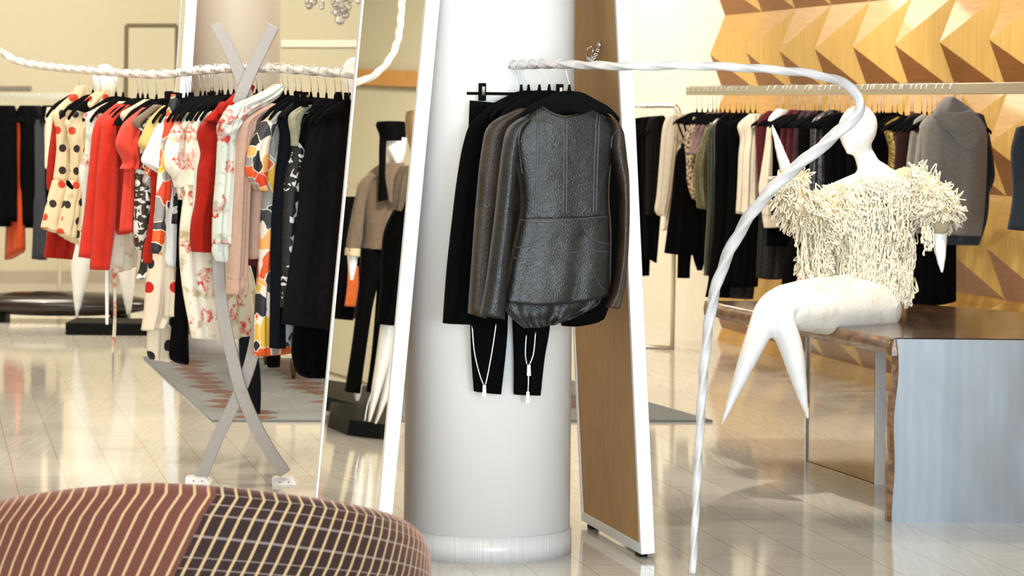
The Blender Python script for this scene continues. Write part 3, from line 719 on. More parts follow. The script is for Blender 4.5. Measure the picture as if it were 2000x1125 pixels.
GL('floral_blouse','pale mint sleeveless blouse with red flowers, behind the red cardigans','blouse',229,
 ('bodice','floral2',[(216,196,246,198),(190,208,250,210),(164,226,244,224),(169,250,240,250),(166,300,238,300),(155,332,236,336),(162,400,240,400),(155,481,236,482)],.06,3,.008,0))
GL('floral_dress','faded cream floral dress with its hem showing under the red cardigans','dress',250,
 ('body','floral3',[(236,198,262,198),(215,228,268,222),(216,330,266,330),(216,450,264,450),(214,500,268,492),(213,532,264,516,4)],.07,3,.010,0),
 ('tie','floral3',[(220,528,227,528),(222,600,227,600),(220,650,226,650),(218,690,222,690)],.012,1,.002,.03),
 ('tie','white',[(206,520,212,520),(206,580,212,580),(207,634,211,634)],.012,1,.002,.0))
GL('red_cardigan','coral red long cardigan with shorter sleeve, left of the other red cardigan','cardigan',258,
 ('body','red',[(232,202,246,206),(205,228,250,226),(200,300,245,300),(200,400,240,400),(205,440,240,440)],.05,2,.006,-.02),
 ('sleeve','red',[(232,202,244,206),(196,232,218,230),(185,262,206,264),(178,330,202,330),(168,420,194,420),(157,502,184,506)],.07,1.5,.006,.01))
GL('red_cardigan','coral red long cardigan with longest sleeve, beside the beige-collared blouse','cardigan',272,
 ('body','red',[(240,204,262,208),(222,236,270,232),(222,330,268,330),(222,400,266,400),(223,438,264,440),(232,459,262,451)],.05,2,.006,-.02),
 ('sleeve','red',[(240,204,256,208),(208,234,226,232),(201,262,224,262),(193,340,226,340),(186,440,222,440),(179,527,210,527)],.07,1.5,.007,.015))
GL('beige_blouse','beige blouse shoulder with open black armhole between the red garments','blouse',300,
 ('body','beige',[(284,194,304,196),(262,206,302,206),(236,222,298,218),(242,246,290,240),(246,300,290,300),(250,380,290,380)],.05,2,.006,0),
 ('lining','hang',[(238,220,252,222),(228,236,242,238),(222,244,240,246)],.03,1,.002,-.02))
GL('red_puff_blouse','coral red blouse with gathered puff sleeve beside the brown print dress','blouse',310,
 ('body','coral',[(290,205,303,212),(262,226,300,224),(250,262,290,262),(246,330,268,330),(240,400,266,400),(236,452,262,448)],.05,2,.006,-.01),
 ('sleeve','coral',[(284,210,302,212),(247,240,286,234),(232,276,274,270),(236,296,272,296),(246,316,270,314),(240,330,266,330)],.09,3,.012,.02))
GL('print_dress','brown and white print dress with a narrow brown strap beside the mustard top','dress',322,
 ('body','camo',[(304,206,316,206),(264,234,310,228),(268,280,312,280),(267,330,318,330),(265,400,312,400),(263,450,306,450),(268,488,302,490)],.06,3,.008,0),
 ('strap','brownknit',[(302,204,316,206),(262,234,278,238),(264,248,272,250)],.03,1,.003,.03))
GL('mustard_shirt','mustard short-sleeved top in front of the brown print dress','top',352,
 ('body','mustard',[(322,206,338,208),(304,228,332,226),(292,260,330,260),(296,330,330,330),(300,420,335,420),(306,500,340,500),(312,520,338,522)],.05,2,.006,-.01),
 ('sleeve','mustard',[(320,208,334,210),(294,234,322,230),(280,262,312,262),(273,281,302,284),(284,297,300,298)],.06,1.5,.005,.015))
GL('geometric_blouse','orange and grey geometric print top below the white sleeve','top',342,
 ('body','geo2',[(326,212,340,214),(306,236,338,232),(296,280,336,280),(284,335,330,335),(280,356,330,356),(296,368,330,372)],.05,2,.006,0))
GL('print_skirt','black and white print skirt hanging below the orange geometric top','skirt',332,
 ('body','bwprint',[(300,330,330,330),(282,362,322,362),(281,420,318,420),(280,470,312,470),(276,520,302,520),(268,545,292,540)],.05,2,.007,-.02))
GL('red_sweater','dark red knit hem and body behind the white top','top',356,
 ('body','darkred',[(318,230,340,230),(300,300,330,300),(296,420,326,420),(282,492,316,492),(283,512,312,520)],.06,2,.006,-.01))
GL('white_shirt','bright white wide-sleeved top with long tail beside the orange scarf print','top',368,
 ('body','white',[(334,222,352,224),(318,250,350,250),(318,330,350,330),(320,400,352,400),(321,470,352,470),(320,512,354,516),(342,534,372,536)],.06,2,.008,-.005),
 ('sleeve','white',[(330,222,346,224),(310,244,340,240),(292,280,334,282),(278,314,326,326),(300,326,318,342)],.06,1.5,.006,.02))
GL('polka_dot_dress','pale pink dress with large red and black dots, hem just above the rug','dress',361,
 ('skirt','polka2',[(322,240,350,240),(312,330,346,330),(300,440,345,440),(294,515,350,515),(289,560,352,555),(285,612,350,605),(281,646,326,634)],.09,3,.014,-.01),
 ('overlap','polka2',[(322,520,352,520),(322,570,354,565),(322,620,350,612)],.05,2,.01,.04),
 ('underskirt','polka2',[(290,600,342,600),(290,650,340,645),(290,690,336,690),(296,702,330,708)],.06,2,.010,-.03))
GL('yellow_cardigan','dull yellow garment peeking out between the polka-dot dress and the floral dress','cardigan',384,
 ('body','yellow',[(352,230,372,230),(350,330,372,330),(350,450,372,450),(351,550,368,550),(352,600,371,604)],.05,2,.006,-.02))
GL('black_trousers','black flared trousers reaching down to the rug behind the polka-dot dress','trousers',388,
 ('leg','black',[(352,330,372,330),(350,480,370,480),(345,580,364,590),(340,640,362,650),(335,694,364,705),(346,706,360,712)],.07,1.5,.006,-.02))
GL('geometric_scarf','long narrow orange, grey and yellow print trouser leg on a clip hanger','trousers',376,
 ('leg','geo',[(338,184,352,186),(329,212,346,216),(322,245,341,250),(314,300,331,300),(309,350,334,350),(305,395,331,392),(303,430,324,430),(296,494,316,498)],.04,1.5,.004,.025),
 ('waistband','hang',[(341,180,353,183),(338,190,352,194)],.045,1,.001,.028))
GL('print_trousers','black and cream print trousers clipped beside the orange print trouser leg','trousers',372,
 ('leg','bwprint',[(352,190,378,192),(346,220,374,224),(340,300,366,300),(334,362,354,362),(331,437,348,437)],.05,2,.006,-.005))
GL('floral_blouse','white blouse with red flowers and loose elbow sleeve above the long floral dress','blouse',403,
 ('body','floral',[(376,210,392,214),(352,238,402,236),(342,290,408,290),(342,340,410,340),(350,390,412,390)],.06,2.5,.008,0),
 ('sleeve','floral',[(372,212,388,216),(344,246,370,240),(328,284,366,280),(326,326,368,322),(340,346,372,344),(346,366,366,360)],.08,2,.010,.02))
GL('floral_dress','long cream dress with large red roses, its hem crossing the stand','dress',431,
 ('skirt','floral',[(398,212,418,216),(374,248,424,246),(372,300,430,300),(362,390,440,390),(354,450,462,450),(353,500,480,500),(358,560,496,556),(367,615,502,606),(376,660,505,642,10)],.11,4,.018,-.02),
 ('sleeve','floral',[(396,210,418,216),(372,244,398,240),(366,290,392,290),(370,340,396,340),(368,362,392,362)],.06,1.5,.007,.02))
GL('cream_dress','plain cream silk slip beside the dark red knit dress','dress',448,
 ('body','sheer',[(412,212,428,214),(392,246,420,244),(384,300,412,300),(380,380,410,380),(376,440,410,440)],.05,2,.006,0))
GL('red_knit_dress','dark red sleeveless knit dress with ruffled neck, in front of the cream floral dress','dress',492,
 ('body','darkred',[(430,212,474,226),(394,246,452,245),(390,268,430,268),(397,300,427,300),(391,332,424,332),(387,390,420,388),(378,432,420,430),(375,470,422,460),(379,492,415,493)],.08,2,.008,.0),
 ('collar','darkred',[(478,160,494,171),(460,182,486,192),(440,200,474,214),(418,216,458,228),(400,236,436,240)],.05,2,.008,.03),
 ('ruffle','darkred',[(436,198,450,210),(428,208,452,220),(424,222,446,228)],.07,3,.012,.05))
GL('red_knit_dress','second dark red knit dress, only its shoulder showing behind the ruffled one','dress',484,
 ('body','darkred',[(480,182,500,182),(440,214,492,212),(424,250,470,248),(420,330,466,330),(420,420,460,420)],.05,2,.006,-.02))
GL('ruffle_blouse','mint-white floral blouse with ruffled neck and sheer hem beside the rose cardigan','blouse',550,
 ('body','floral2',[(500,190,534,196),(462,210,512,214),(432,244,472,240),(428,282,468,280),(425,340,460,340),(420,400,456,400),(418,450,452,450),(418,476,450,476)],.07,2,.008,0),
 ('collar','floral2',[(540,164,552,170),(520,176,542,188),(490,190,524,202),(456,206,496,216),(428,240,456,240)],.06,3,.012,.03),
 ('ruffle','floral2',[(452,206,478,206),(440,220,480,224),(428,246,470,240),(430,262,456,258)],.07,4,.012,.03),
 ('hem','sheer',[(418,474,451,474),(416,492,450,494),(424,510,450,514)],.05,2,.008,-.005))
GL('rose_cardigan','rose-beige cardigan partly behind another, buttoned front and ruched cuff','cardigan',558,
 ('body','rose',[(530,202,548,208),(504,226,540,228),(498,260,536,262),(490,340,520,340),(484,420,512,420),(482,495,510,492)],.06,3,.008,-.01),
 ('sleeve','rose',[(524,201,540,207),(474,232,502,228),(463,262,494,262),(460,330,486,330),(455,430,482,430),(450,500,481,500),(448,545,480,545)],.07,2,.007,.015),
 ('cuff','rose',[(449,540,481,540),(447,556,480,556),(446,574,478,574)],.08,2,.010,.015))
GL('pink_cardigan','second rose-beige cardigan with dark red hem, beside the orange print dress','cardigan',566,
 ('body','rose',[(536,204,551,210),(514,228,544,232),(504,262,540,262),(498,340,520,340),(492,430,512,430),(488,506,509,503)],.05,2.5,.008,0),
 ('hem','wine',[(481,506,508,504),(481,518,506,520)],.05,2,.004,-.015))
GL('geometric_dress','long orange, black and grey geometric print dress with short sleeves','dress',578,
 ('body','geo',[(542,216,552,222),(520,250,550,252),(518,300,548,302),(518,350,545,350),(513,420,540,420),(510,480,538,480),(506,540,536,540),(502,600,534,600),(499,694,545,690)],.07,2,.007,0),
 ('sleeve','geo2',[(538,216,549,222),(508,248,534,246),(492,284,522,284),(485,312,520,318),(484,338,518,348),(505,372,517,374)],.07,1.5,.005,.025),
 ('hem','orange',[(500,640,560,640),(500,670,566,668),(502,696,568,690)],.05,2,.006,-.03))
GL('black_dress','long plain black sleeveless dress between the orange print and the white print dress','dress',603,
 ('body','navy',[(576,200,594,202),(546,228,578,226),(551,262,572,258),(546,310,566,310),(540,360,562,360),(534,450,556,450),(532,580,552,580),(530,680,553,680)],.06,1.5,.005,.0),
 ('strap','charcoal',[(576,200,592,202),(546,224,562,226),(548,232,556,234)],.03,1,.002,.03))
GL('print_dress','black dress with white brush flowers and pale olive shoulders, beside the black skirt','dress',622,
 ('body','bwprint',[(598,206,610,208),(568,228,606,226),(571,262,606,262),(572,290,606,290),(560,345,604,345),(556,400,600,400),(553,470,594,470),(553,540,590,540),(550,600,590,600)],.06,2,.007,0),
 ('shoulder','olive_pl',[(596,204,610,206),(566,226,590,226),(570,262,582,268),(572,284,578,286)],.04,1,.004,.03),
 ('lining','hang',[(592,222,606,222),(578,246,604,246),(580,268,600,270),(588,284,598,284)],.03,1,.002,.025))
GL('print_skirt','grey and white print skirt with its satin hem below the black skirt','skirt',614,
 ('body','silverhem',[(566,430,640,430),(556,540,640,540),(551,630,650,634),(550,676,645,668)],.07,3,.01,-.03))
GL('long_black_skirt','long black skirt whose hem hangs lowest beside the mirror','skirt',645,
 ('body','black',[(590,560,680,560),(574,660,662,660),(574,700,650,700),(584,728,648,730),(600,738,636,738)],.08,3,.012,-.02))
GL('black_skirt','black pleated skirt on a clip hanger, nearest to the mirror on the rail','skirt',652,
 ('body','charcoal',[(613,206,692,214),(607,240,696,246),(597,310,700,314),(587,385,704,390),(577,465,708,470),(564,545,708,550),(551,632,706,654)],.09,3.5,.016,.0),
 ('waistband','charcoal',[(614,190,690,198),(613,208,692,216)],.075,1,.002,.005))
# ---- in front of the white column
GC('black_zip_trousers','black trousers with silver ankle zips on a clip hanger by the column','trousers',1016,
 ('leg','black',[(917,204,962,206),(914,300,960,300),(916,450,968,450),(917,560,990,560),(918,630,992,630),(920,690,988,690),(925,764,979,770)],.05,1.5,.004,0),
 ('leg','black',[(955,206,1000,212),(958,300,1004,300),(968,450,1060,450),(996,560,1078,560),(1001,640,1074,640),(1003,700,1064,700),(1003,770,1056,772)],.05,1.5,.004,-.004),
 ('waistband','hang',[(917,196,1000,204),(917,210,1000,218)],.045,1,.001,.004))
zt=bpy.data.objects['black_zip_trousers']
GC('black_cardigan','long black cardigan with loose sleeve, outermost left of the column garments','cardigan',1030,
 ('body','black',[(990,196,1040,196),(930,232,1080,228),(920,280,1080,280),(920,400,1075,400),(918,520,1070,520),(916,600,1060,600)],.05,2,.005,0),
 ('sleeve','black',[(984,196,1008,200),(926,234,962,234),(906,280,948,280),(893,350,942,350),(883,430,937,430),(872,530,928,530),(865,631,919,633)],.07,1.5,.006,.012))
GC('black_blouse','black top whose hem and right side show behind the leather jacket','top',1048,
 ('body','black',[(1052,200,1160,206),(1020,232,1200,236),(1040,300,1214,300),(1060,400,1216,400),(1080,500,1212,500),(1090,580,1196,580),(1096,636,1181,622,6)],.045,2,.006,-.01))
GC('brown_leather_jacket','brown-black leather jacket half hidden behind the charcoal leather jacket','jacket',1067,
 ('body','leather2',[(1016,212,1060,208),(960,246,1100,246),(950,300,1100,300),(950,420,1090,420),(940,520,1080,520),(930,600,1060,606)],.05,2,.006,-.004),
 ('sleeve','leather2',[(1010,212,1040,212),(956,244,1000,244),(941,296,988,296),(931,390,972,390),(923,500,960,500),(915,612,948,622)],.075,.8,.003,.015))
LJ,LB=GC('leather_jacket','charcoal leather peplum jacket with stitched seams, frontmost on the silver rope rail','jacket',1106,
 ('body','leather',[(1054,207,1158,212,17),(1024,228,1184,230,6),(1003,244,1200,242,0),(1000,264,1206,262),(1004,300,1197,300),(1013,350,1191,350),(1017,395,1190,392),(1014,428,1192,422)],.085,1.3,.0028,0),
 ('peplum','leather',[(1014,426,1192,420),(1008,455,1194,450),(998,500,1194,490),(990,545,1193,530),(981,590,1192,575,11)],.085,2.2,.0055,.004),
 ('sleeve','leather',[(1022,228,1034,236),(994,250,1018,262),(983,288,1010,300),(976,345,1006,350),(968,420,1000,420),(959,490,994,490),(949,560,988,560),(938,616,984,623)],.08,.8,.003,.03),
 ('sleeve','leather2',[(1184,228,1200,236),(1194,250,1215,256),(1193,282,1220,284),(1196,306,1223,312),(1204,338,1226,338),(1210,372,1227,376),(1211,430,1227,430),(1208,500,1224,500),(1199,560,1218,560),(1182,600,1208,603)],.07,.8,.003,.012),
 ('peplum_lining','leather',[(985,560,1176,560),(982,594,1172,590),(996,618,1150,606,5),(1022,640,1118,620,5)],.05,3.2,.014,-.03))
# seams of the jacket
def on_mesh(mbs,pts,lift=0.0015):
    vs=[];fs=[]
    for mb in mbs:
        b=len(vs); vs+=mb.v; fs+=[tuple(i+b for i in f) for f in mb.f]
    bv=BVHTree.FromPolygons([tuple(v) for v in vs],fs); out=[]
    fine=cat_rom(pts,6)
    for px,py in fine:
        h=bv.ray_cast(CAM,ray(px,py).normalized())
        if h[0] is not None: out.append(h[0]-ray(px,py).normalized()*lift)
    return out
jb=[x[0] for x in LB]
sl=[[(1049,214),(1050,260),(1049,330),(1044,425)],[(1055,214),(1056,260),(1055,330),(1050,425)],[(1100,231),(1101,300),(1099,425)],[(1107,231),(1107,300),(1106,425)],
 [(1166,220),(1163,270),(1160,350),(1159,420)],[(1172,221),(1169,270),(1166,350),(1165,420)],[(1015,430),(1060,433),(1120,429),(1191,422)],
 [(1092,432),(1075,455),(1045,475),(1008,484)],[(1135,431),(1145,455),(1160,470),(1192,477)],[(1005,504),(1080,497),(1150,489),(1152,489),(1191,492)],
 [(1064,490),(1085,520),(1110,545)],[(1140,490),(1165,545),(1178,566)],[(1018,248),(1013,270),(1016,310),(1020,340)],[(1208,252),(1196,268),(1194,290)]]
for s_ in sl:
    p=on_mesh(jb,s_)
    if len(p)>3:
        mb=MB(); mb.tube(p,0.0021,5); obj('stitched_seam',mb,M['seam'],LJ)
p=on_mesh(jb,[(1056,207),(1080,222),(1105,228),(1135,222),(1157,212)],0.0)
if len(p)>3:
    mb=MB(); mb.tube(p,0.0045,6); obj('neck_edge',mb,M['leather2'],LJ)
tp=plane_proj(railC(1006)+AXC*0.028,AXC)
for z in ([(922,636),(927,690),(938,735),(945,752)],[(969,632),(962,680),(953,730),(948,752)],[(1028,654),(1026,690),(1029,712)],[(1046,648),(1042,690),(1034,712)],[(1032,712),(1032,740),(1031,770)]):
    mb=MB(); mb.tube([tp(px,py,.032)[0] for px,py in cat_rom(z,5)],0.0028,5); obj('zip',mb,M['metal'],zt)
for px,py in ((946,762),(1033,722),(1031,775)):
    mb=MB(); mb.hexa([tp(px+a,py+b,o)[0] for a,b,o in ((-4,12,.03),(4,12,.03),(4,12,.042),(-4,12,.042),(-3,-10,.03),(3,-10,.03),(3,-10,.042),(-3,-10,.042))]); obj('zip_pull',mb,M['metal'],zt)
# ---- low chrome rack
def GLR(name,label,cat,hx,*parts):
    return garment(name,label,cat,plane_proj(lowR(hx-5,207)+AXR*0.028,AXR),parts)
GLR('black_coat','long black coat nearest the mirror edge on the low chrome rack','coat',1252,
 ('body','black',[(1236,232,1262,228),(1228,260,1274,252),(1230,400,1274,400),(1232,540,1268,538)],.08,2,.008,0))
GLR('black_dress','black dress with stepped hem on the low chrome rack','dress',1275,
 ('body','black',[(1262,228,1288,226),(1252,250,1302,244),(1256,400,1292,400),(1258,500,1282,514)],.08,2,.008,0))
GLR('black_jacket','black jacket behind the cream chiffon blouse on the low chrome rack','jacket',1296,
 ('body','charcoal',[(1276,228,1296,226),(1264,246,1290,244),(1262,330,1284,330),(1262,420,1280,420)],.07,2,.008,0))
# ---- flat bronze bar, far end to near end
GR('cream_chiffon_blouse','cream chiffon blouse with long loose sleeve at the far end of the bronze bar','blouse',1340,
 ('body','cream',[(1320,222,1356,222),(1304,246,1362,246),(1304,320,1352,320),(1300,420,1340,420),(1290,450,1300,450)],.05,2.5,.008,-.02),
 ('sleeve','cream',[(1304,226,1322,224),(1294,252,1324,252),(1288,320,1317,320),(1283,380,1310,380),(1279,408,1304,412),(1284,420,1302,424)],.07,2,.008,.01))
GR('black_slip_dress','black slip dress with thin straps in front of the cream chiffon blouse','dress',1363,
 ('body','black',[(1334,284,1350,282),(1320,305,1375,300),(1312,380,1384,380),(1304,440,1386,440),(1297,494,1390,494,4)],.07,3,.010,.0),
 ('strap','black',[(1320,236,1324,236),(1330,262,1334,262),(1340,288,1344,288)],.012,1,.001,.01),
 ('strap','black',[(1331,228,1335,228),(1338,258,1342,258),(1346,288,1350,288)],.012,1,.001,-.01))
GR('black_trousers','black trousers with one straight leg below the black slip dress','trousers',1366,
 ('leg','black',[(1330,280,1370,280),(1326,420,1366,420),(1324,500,1350,500),(1323,543,1347,543)],.06,1,.004,-.03),
 ('leg','black',[(1356,420,1384,420),(1352,490,1380,490),(1362,528,1371,528)],.05,1,.004,-.03))
GR('gold_print_blouse','speckled gold and brown print top between the straps and mauve cardigans','top',1374,
 ('body','goldprint',[(1354,228,1364,230),(1344,250,1364,250),(1336,270,1360,276),(1340,310,1362,310),(1342,356,1360,356),(1352,388,1362,392)],.05,2,.006,.0))
for k,(hx,lb) in enumerate(((1384,'mauve cardigan, farthest of the three thin mauve ones'),(1391,'mauve cardigan, middle of the three thin mauve ones'),(1399,'mauve cardigan, nearest of the three, beside the olive metallic jacket'))):
    d=9*k
    GR('mauve_cardigan',lb,'cardigan',hx,
     ('body','mauve',[(1388+d,218,1404+d,220),(1368+d,236,1398+d,234),(1360+d,270,1386+d,270),(1358+d,320,1376+d,320)],.03,1.5,.004,-.01),
     ('sleeve','mauve',[(1386+d,218,1398+d,220),(1364+d,238,1376+d,238),(1353+d,272,1364+d,272),(1344+d*.6,300,1356+d*.6,304)],.04,1,.003,.005))
GR('olive_jacket','olive metallic jacket with a bulky sleeve beside the mauve cardigans','jacket',1417,
 ('body','olive',[(1394,236,1410,236),(1378,260,1404,260),(1374,330,1398,330),(1374,400,1394,402)],.06,2,.008,-.01),
 ('sleeve','olive',[(1386,240,1396,238),(1371,268,1390,264),(1358,318,1380,318),(1357,360,1378,360),(1362,406,1382,410)],.08,1.5,.008,.012))
GR('green_satin_coat','long dark green satin coat next to the olive metallic jacket','coat',1430,
 ('body','satin',[(1400,232,1420,230),(1384,256,1420,252),(1382,330,1416,330),(1382,400,1412,400),(1378,470,1404,470),(1375,538,1398,540)],.08,2.5,.014,.0))
GR('black_coat','wide black coat with its hem down to the bench end, left of the cream vest','coat',1446,
 ('body','black',[(1418,222,1452,222),(1398,246,1466,240),(1396,330,1462,330),(1394,430,1456,430),(1384,540,1450,540),(1377,580,1446,582)],.09,2.5,.012,.0))
GR('plum_dress','very dark plum dress over the black coat','dress',1439,
 ('body','plum',[(1410,228,1440,226),(1396,252,1420,250),(1397,330,1410,330),(1397,430,1412,430),(1400,500,1420,500)],.06,2,.008,.05))
GR('black_dress','black knee-length dress right behind the cream vest','dress',1457,
 ('body','black',[(1430,224,1470,222),(1420,248,1484,244),(1424,330,1482,330),(1420,430,1482,430),(1410,500,1484,500),(1404,560,1480,560)],.08,2.5,.01,.0))
GR('cream_vest','cream silk sleeveless blouse with gathered neckline, hung against black clothes','blouse',1497,
 ('body','cream',[(1466,222,1486,222),(1441,244,1491,238),(1446,272,1484,270),(1443,304,1480,304),(1440,370,1480,370),(1437,417,1480,421)],.08,3,.012,.01),
 ('collar','cream',[(1466,224,1484,222),(1464,238,1490,236),(1466,250,1484,248)],.05,2,.008,.05))
GR('black_fur_jacket','shaggy black jacket with its glossy lower edge above the bench','jacket',1452,
 ('body','fur',[(1470,236,1504,234),(1456,262,1520,260),(1446,420,1510,420),(1430,520,1480,520),(1424,582,1470,584)],.10,3,.014,-.01))
GR('wine_blouse','deep wine blouse with collar beside the white-collared shirt','blouse',1509,
 ('body','wine',[(1500,216,1520,218),(1476,244,1520,244),(1478,330,1512,330),(1480,420,1512,420)],.06,2,.008,.0))
GR('lace_dress','black lace dress with scalloped hem below the cream cuff','dress',1512,
 ('body','lace',[(1500,240,1540,240),(1490,330,1540,330),(1482,430,1544,430),(1478,500,1544,500),(1476,542,1540,541,4)],.08,3,.01,-.02))
GR('cream_shirt','black dress with white collar and one cream sleeve hanging free','dress',1521,
 ('body','black',[(1506,224,1540,220),(1496,246,1556,242),(1498,330,1556,330),(1498,430,1552,430),(1496,480,1550,480)],.07,2,.008,-.01),
 ('collar','white',[(1518,212,1540,216),(1504,226,1532,226),(1500,236,1512,238)],.03,1,.003,.05),
 ('sleeve','cream',[(1500,245,1505,245),(1494,290,1508,290),(1486,340,1508,340),(1482,372,1507,372),(1488,402,1505,402),(1489,420,1506,420)],.06,1.5,.006,.04),
 ('cuff','cream',[(1489,418,1506,418),(1490,432,1520,430),(1492,445,1531,444)],.05,1,.004,.04))
for k,(hx,lb,mt,hem) in enumerate(((1538,'wine red top right of the white collar','wine',440),(1545,'second wine red top, slightly lower hem, right of the white collar','wine',455),(1564,'dark plum top with rounded shoulder left of the sequin dress','plum',470),(1582,'second dark plum top directly left of the sequin dress','plum',520))):
    x=1526+k*13
    GR('dark_shirt',lb,'top',hx,('body',mt,[(x+16,214+k,x+44,216),(x,244,x+46,240),(x-4,330,x+40,330),(x-8,hem,x+36,hem+4)],.05,2,.007,.0))
GR('long_black_dress','long black dress hanging behind the fringed sweater','dress',1594,
 ('body','black',[(1580,228,1620,226),(1560,252,1640,250),(1556,400,1636,400),(1530,520,1630,520),(1524,600,1620,602)],.08,2.5,.01,-.02))
GR('black_sequin_dress','black dress covered in sequins behind the mannequin raised arm','dress',1610,
 ('body','seqblk',[(1620,214,1636,216),(1586,238,1640,234),(1582,300,1636,300),(1578,400,1640,400),(1574,480,1640,480)],.07,2,.008,.02))
GR('silver_sequin_jacket','silver sequin sleeve beside the mannequin chin','top',1631,
 ('body','seqslv',[(1624,262,1636,264),(1618,290,1640,290),(1615,340,1640,340),(1612,374,1634,374)],.06,1.5,.006,.06))
bl_=[(1650,'black coat directly behind the mannequin head',.0,620,'black'),(1693,'black dress right of the mannequin neck',.0,600,'black'),(1711,'black jacket right of the mannequin neck',.0,470,'charcoal'),(1733,'black top left of the gold sequin dress',.0,480,'black')]
for k,(hx,lb,o_,hem,mt) in enumerate(bl_):
    x=hx-42
    GR('black_garment',lb,lb.split()[1],hx,('body',mt,[(x+26,220,x+62,220),(x,246,x+84,244),(x+2,340,x+82,340),(x-4,hem,x+80,hem+3)],.07,2.5,.009,.0))
GR('gold_sequin_dress','dress with gold sequin shoulder beside the dark brown velvet','dress',1755,
 ('body','goldseq',[(1752,228,1766,232),(1726,248,1768,248),(1736,290,1766,290),(1734,340,1764,340),(1730,420,1764,420)],.06,2,.007,.01))
GR('brown_velvet_blouse','dark brown velvet top between gold sequins and grey cardigans','top',1772,
 ('body','velvet',[(1782,220,1798,222),(1756,246,1800,244),(1748,300,1796,300),(1744,400,1790,400)],.06,2,.008,.0))
GR('black_coat','long black coat hanging below the grey cowl sweater down to the bench','coat',1800,
 ('body','black',[(1790,240,1840,240),(1772,280,1868,280),(1772,400,1868,400),(1771,500,1868,500),(1768,606,1868,588)],.08,2.5,.01,.0))
GR('light_grey_cardigan','light grey knit cardigan, left one next to the brown velvet','cardigan',1810,
 ('body','ltgrey',[(1800,224,1826,226),(1782,242,1830,240),(1774,290,1828,290),(1768,345,1826,345),(1764,420,1824,420)],.06,2,.008,.0))
GR('light_grey_cardigan','light grey knit cardigan directly behind the grey cowl sweater','cardigan',1839,
 ('body','ltgrey',[(1814,226,1840,226),(1796,246,1846,244),(1788,300,1846,300),(1781,350,1846,350),(1776,420,1846,420)],.06,2,.008,.0))
GR('denim_jacket','dark slate jacket behind the grey cowl sweater with its sleeve at the right','jacket',1846,
 ('body','slate',[(1840,215,1880,205),(1818,250,1926,248),(1820,330,1932,330),(1830,420,1930,420),(1838,478,1912,479)],.06,2,.007,.0),
 ('sleeve','denim',[(1906,220,1920,226),(1916,270,1932,268),(1924,320,1940,318),(1922,350,1941,350),(1920,380,1930,376)],.06,1,.004,-.01))
GR('grey_cowl_sweater','grey flannel poncho sweater with draped cowl neck, nearest on the bronze bar','sweater',1867,
 ('body','grey',[(1832,212,1888,206),(1808,234,1914,230),(1801,256,1927,256),(1799,300,1928,300),(1797,360,1926,360),(1794,420,1922,420),(1790,456,1916,461)],.11,2,.008,.01),
 ('cowl','grey',[(1846,191,1862,189),(1830,208,1884,203,4),(1822,220,1900,218,12)],.09,1.3,.010,.045),
 ('cowl_fold','grey',[(1826,214,1896,214,6),(1822,224,1908,228,16),(1830,232,1914,240,24)],.07,1,.006,.078),
 ('cowl_fold','grey',[(1836,232,1914,240,14),(1840,246,1920,254,26),(1856,258,1918,266,30)],.06,1,.006,.066))
GR('denim_dress','dark denim dress at the right edge of the photo','dress',1985,
 ('body','denim',[(1986,250,2024,240),(1974,300,2040,296),(1978,380,2040,380),(1967,448,2040,455)],.07,2.5,.008,.0))
# ---- back left rail
def GB(name,label,cat,hx,*parts): return garment(name,label,cat,plane_proj(backL(hx-4)+AXB*0.028,AXB),parts)
bl2=[(2,'black dress at the far left edge of the back rail','black',-14,14,440),(10,'black cardigan left of the rust dress','black',0,28,430),(49,'long black dress right of the rust dress','black',36,66,436),(58,'second black dress right of the rust dress, longer hem','black',44,74,443),(66,'black top in the middle of the back rail','charcoal',52,80,410),(95,'black coat next to the polka-dot blouse on the back rail','black',82,110,450),(106,'black jacket behind the dark red dress on the back rail','black',94,122,430)]
for hx,lb,mt,x0,x1,hem in bl2:
    GB('dark_garment',lb,lb.replace('long ','').replace('second ','').split()[1],hx,('body',mt,[(x0+10,206,x1-8,206),(x0+1,228,x1-1,226),(x0+1,320,x1,320),(x0-1,hem,x1+1,hem+3)],.10,2.5,.010,0))
GB('rust_dress','long rust orange dress with tied waist on the back left rail','dress',32,
 ('body','rust',[(22,232,38,232),(17,262,39,260),(14,310,38,310),(8,362,38,362),(20,385,42,385),(16,440,45,440),(13,508,46,486)],.09,2,.010,.0),
 ('sleeve','rust',[(14,290,20,290),(8,340,16,340),(5,375,18,382)],.06,1,.004,.05))
GB('slate_dress','long slate blue dress between black dresses on the back left rail','dress',80,
 ('body','slate',[(70,236,80,234),(70,290,82,290),(68,360,84,360),(70,420,86,420),(66,505,88,508)],.08,2,.008,.05))
GB('white_blouse','small white blouse shoulder among the black clothes on the back left rail','blouse',100,
 ('body','cream',[(96,210,101,210),(91,236,100,236),(90,290,97,290),(91,330,95,330)],.05,1,.003,.06))

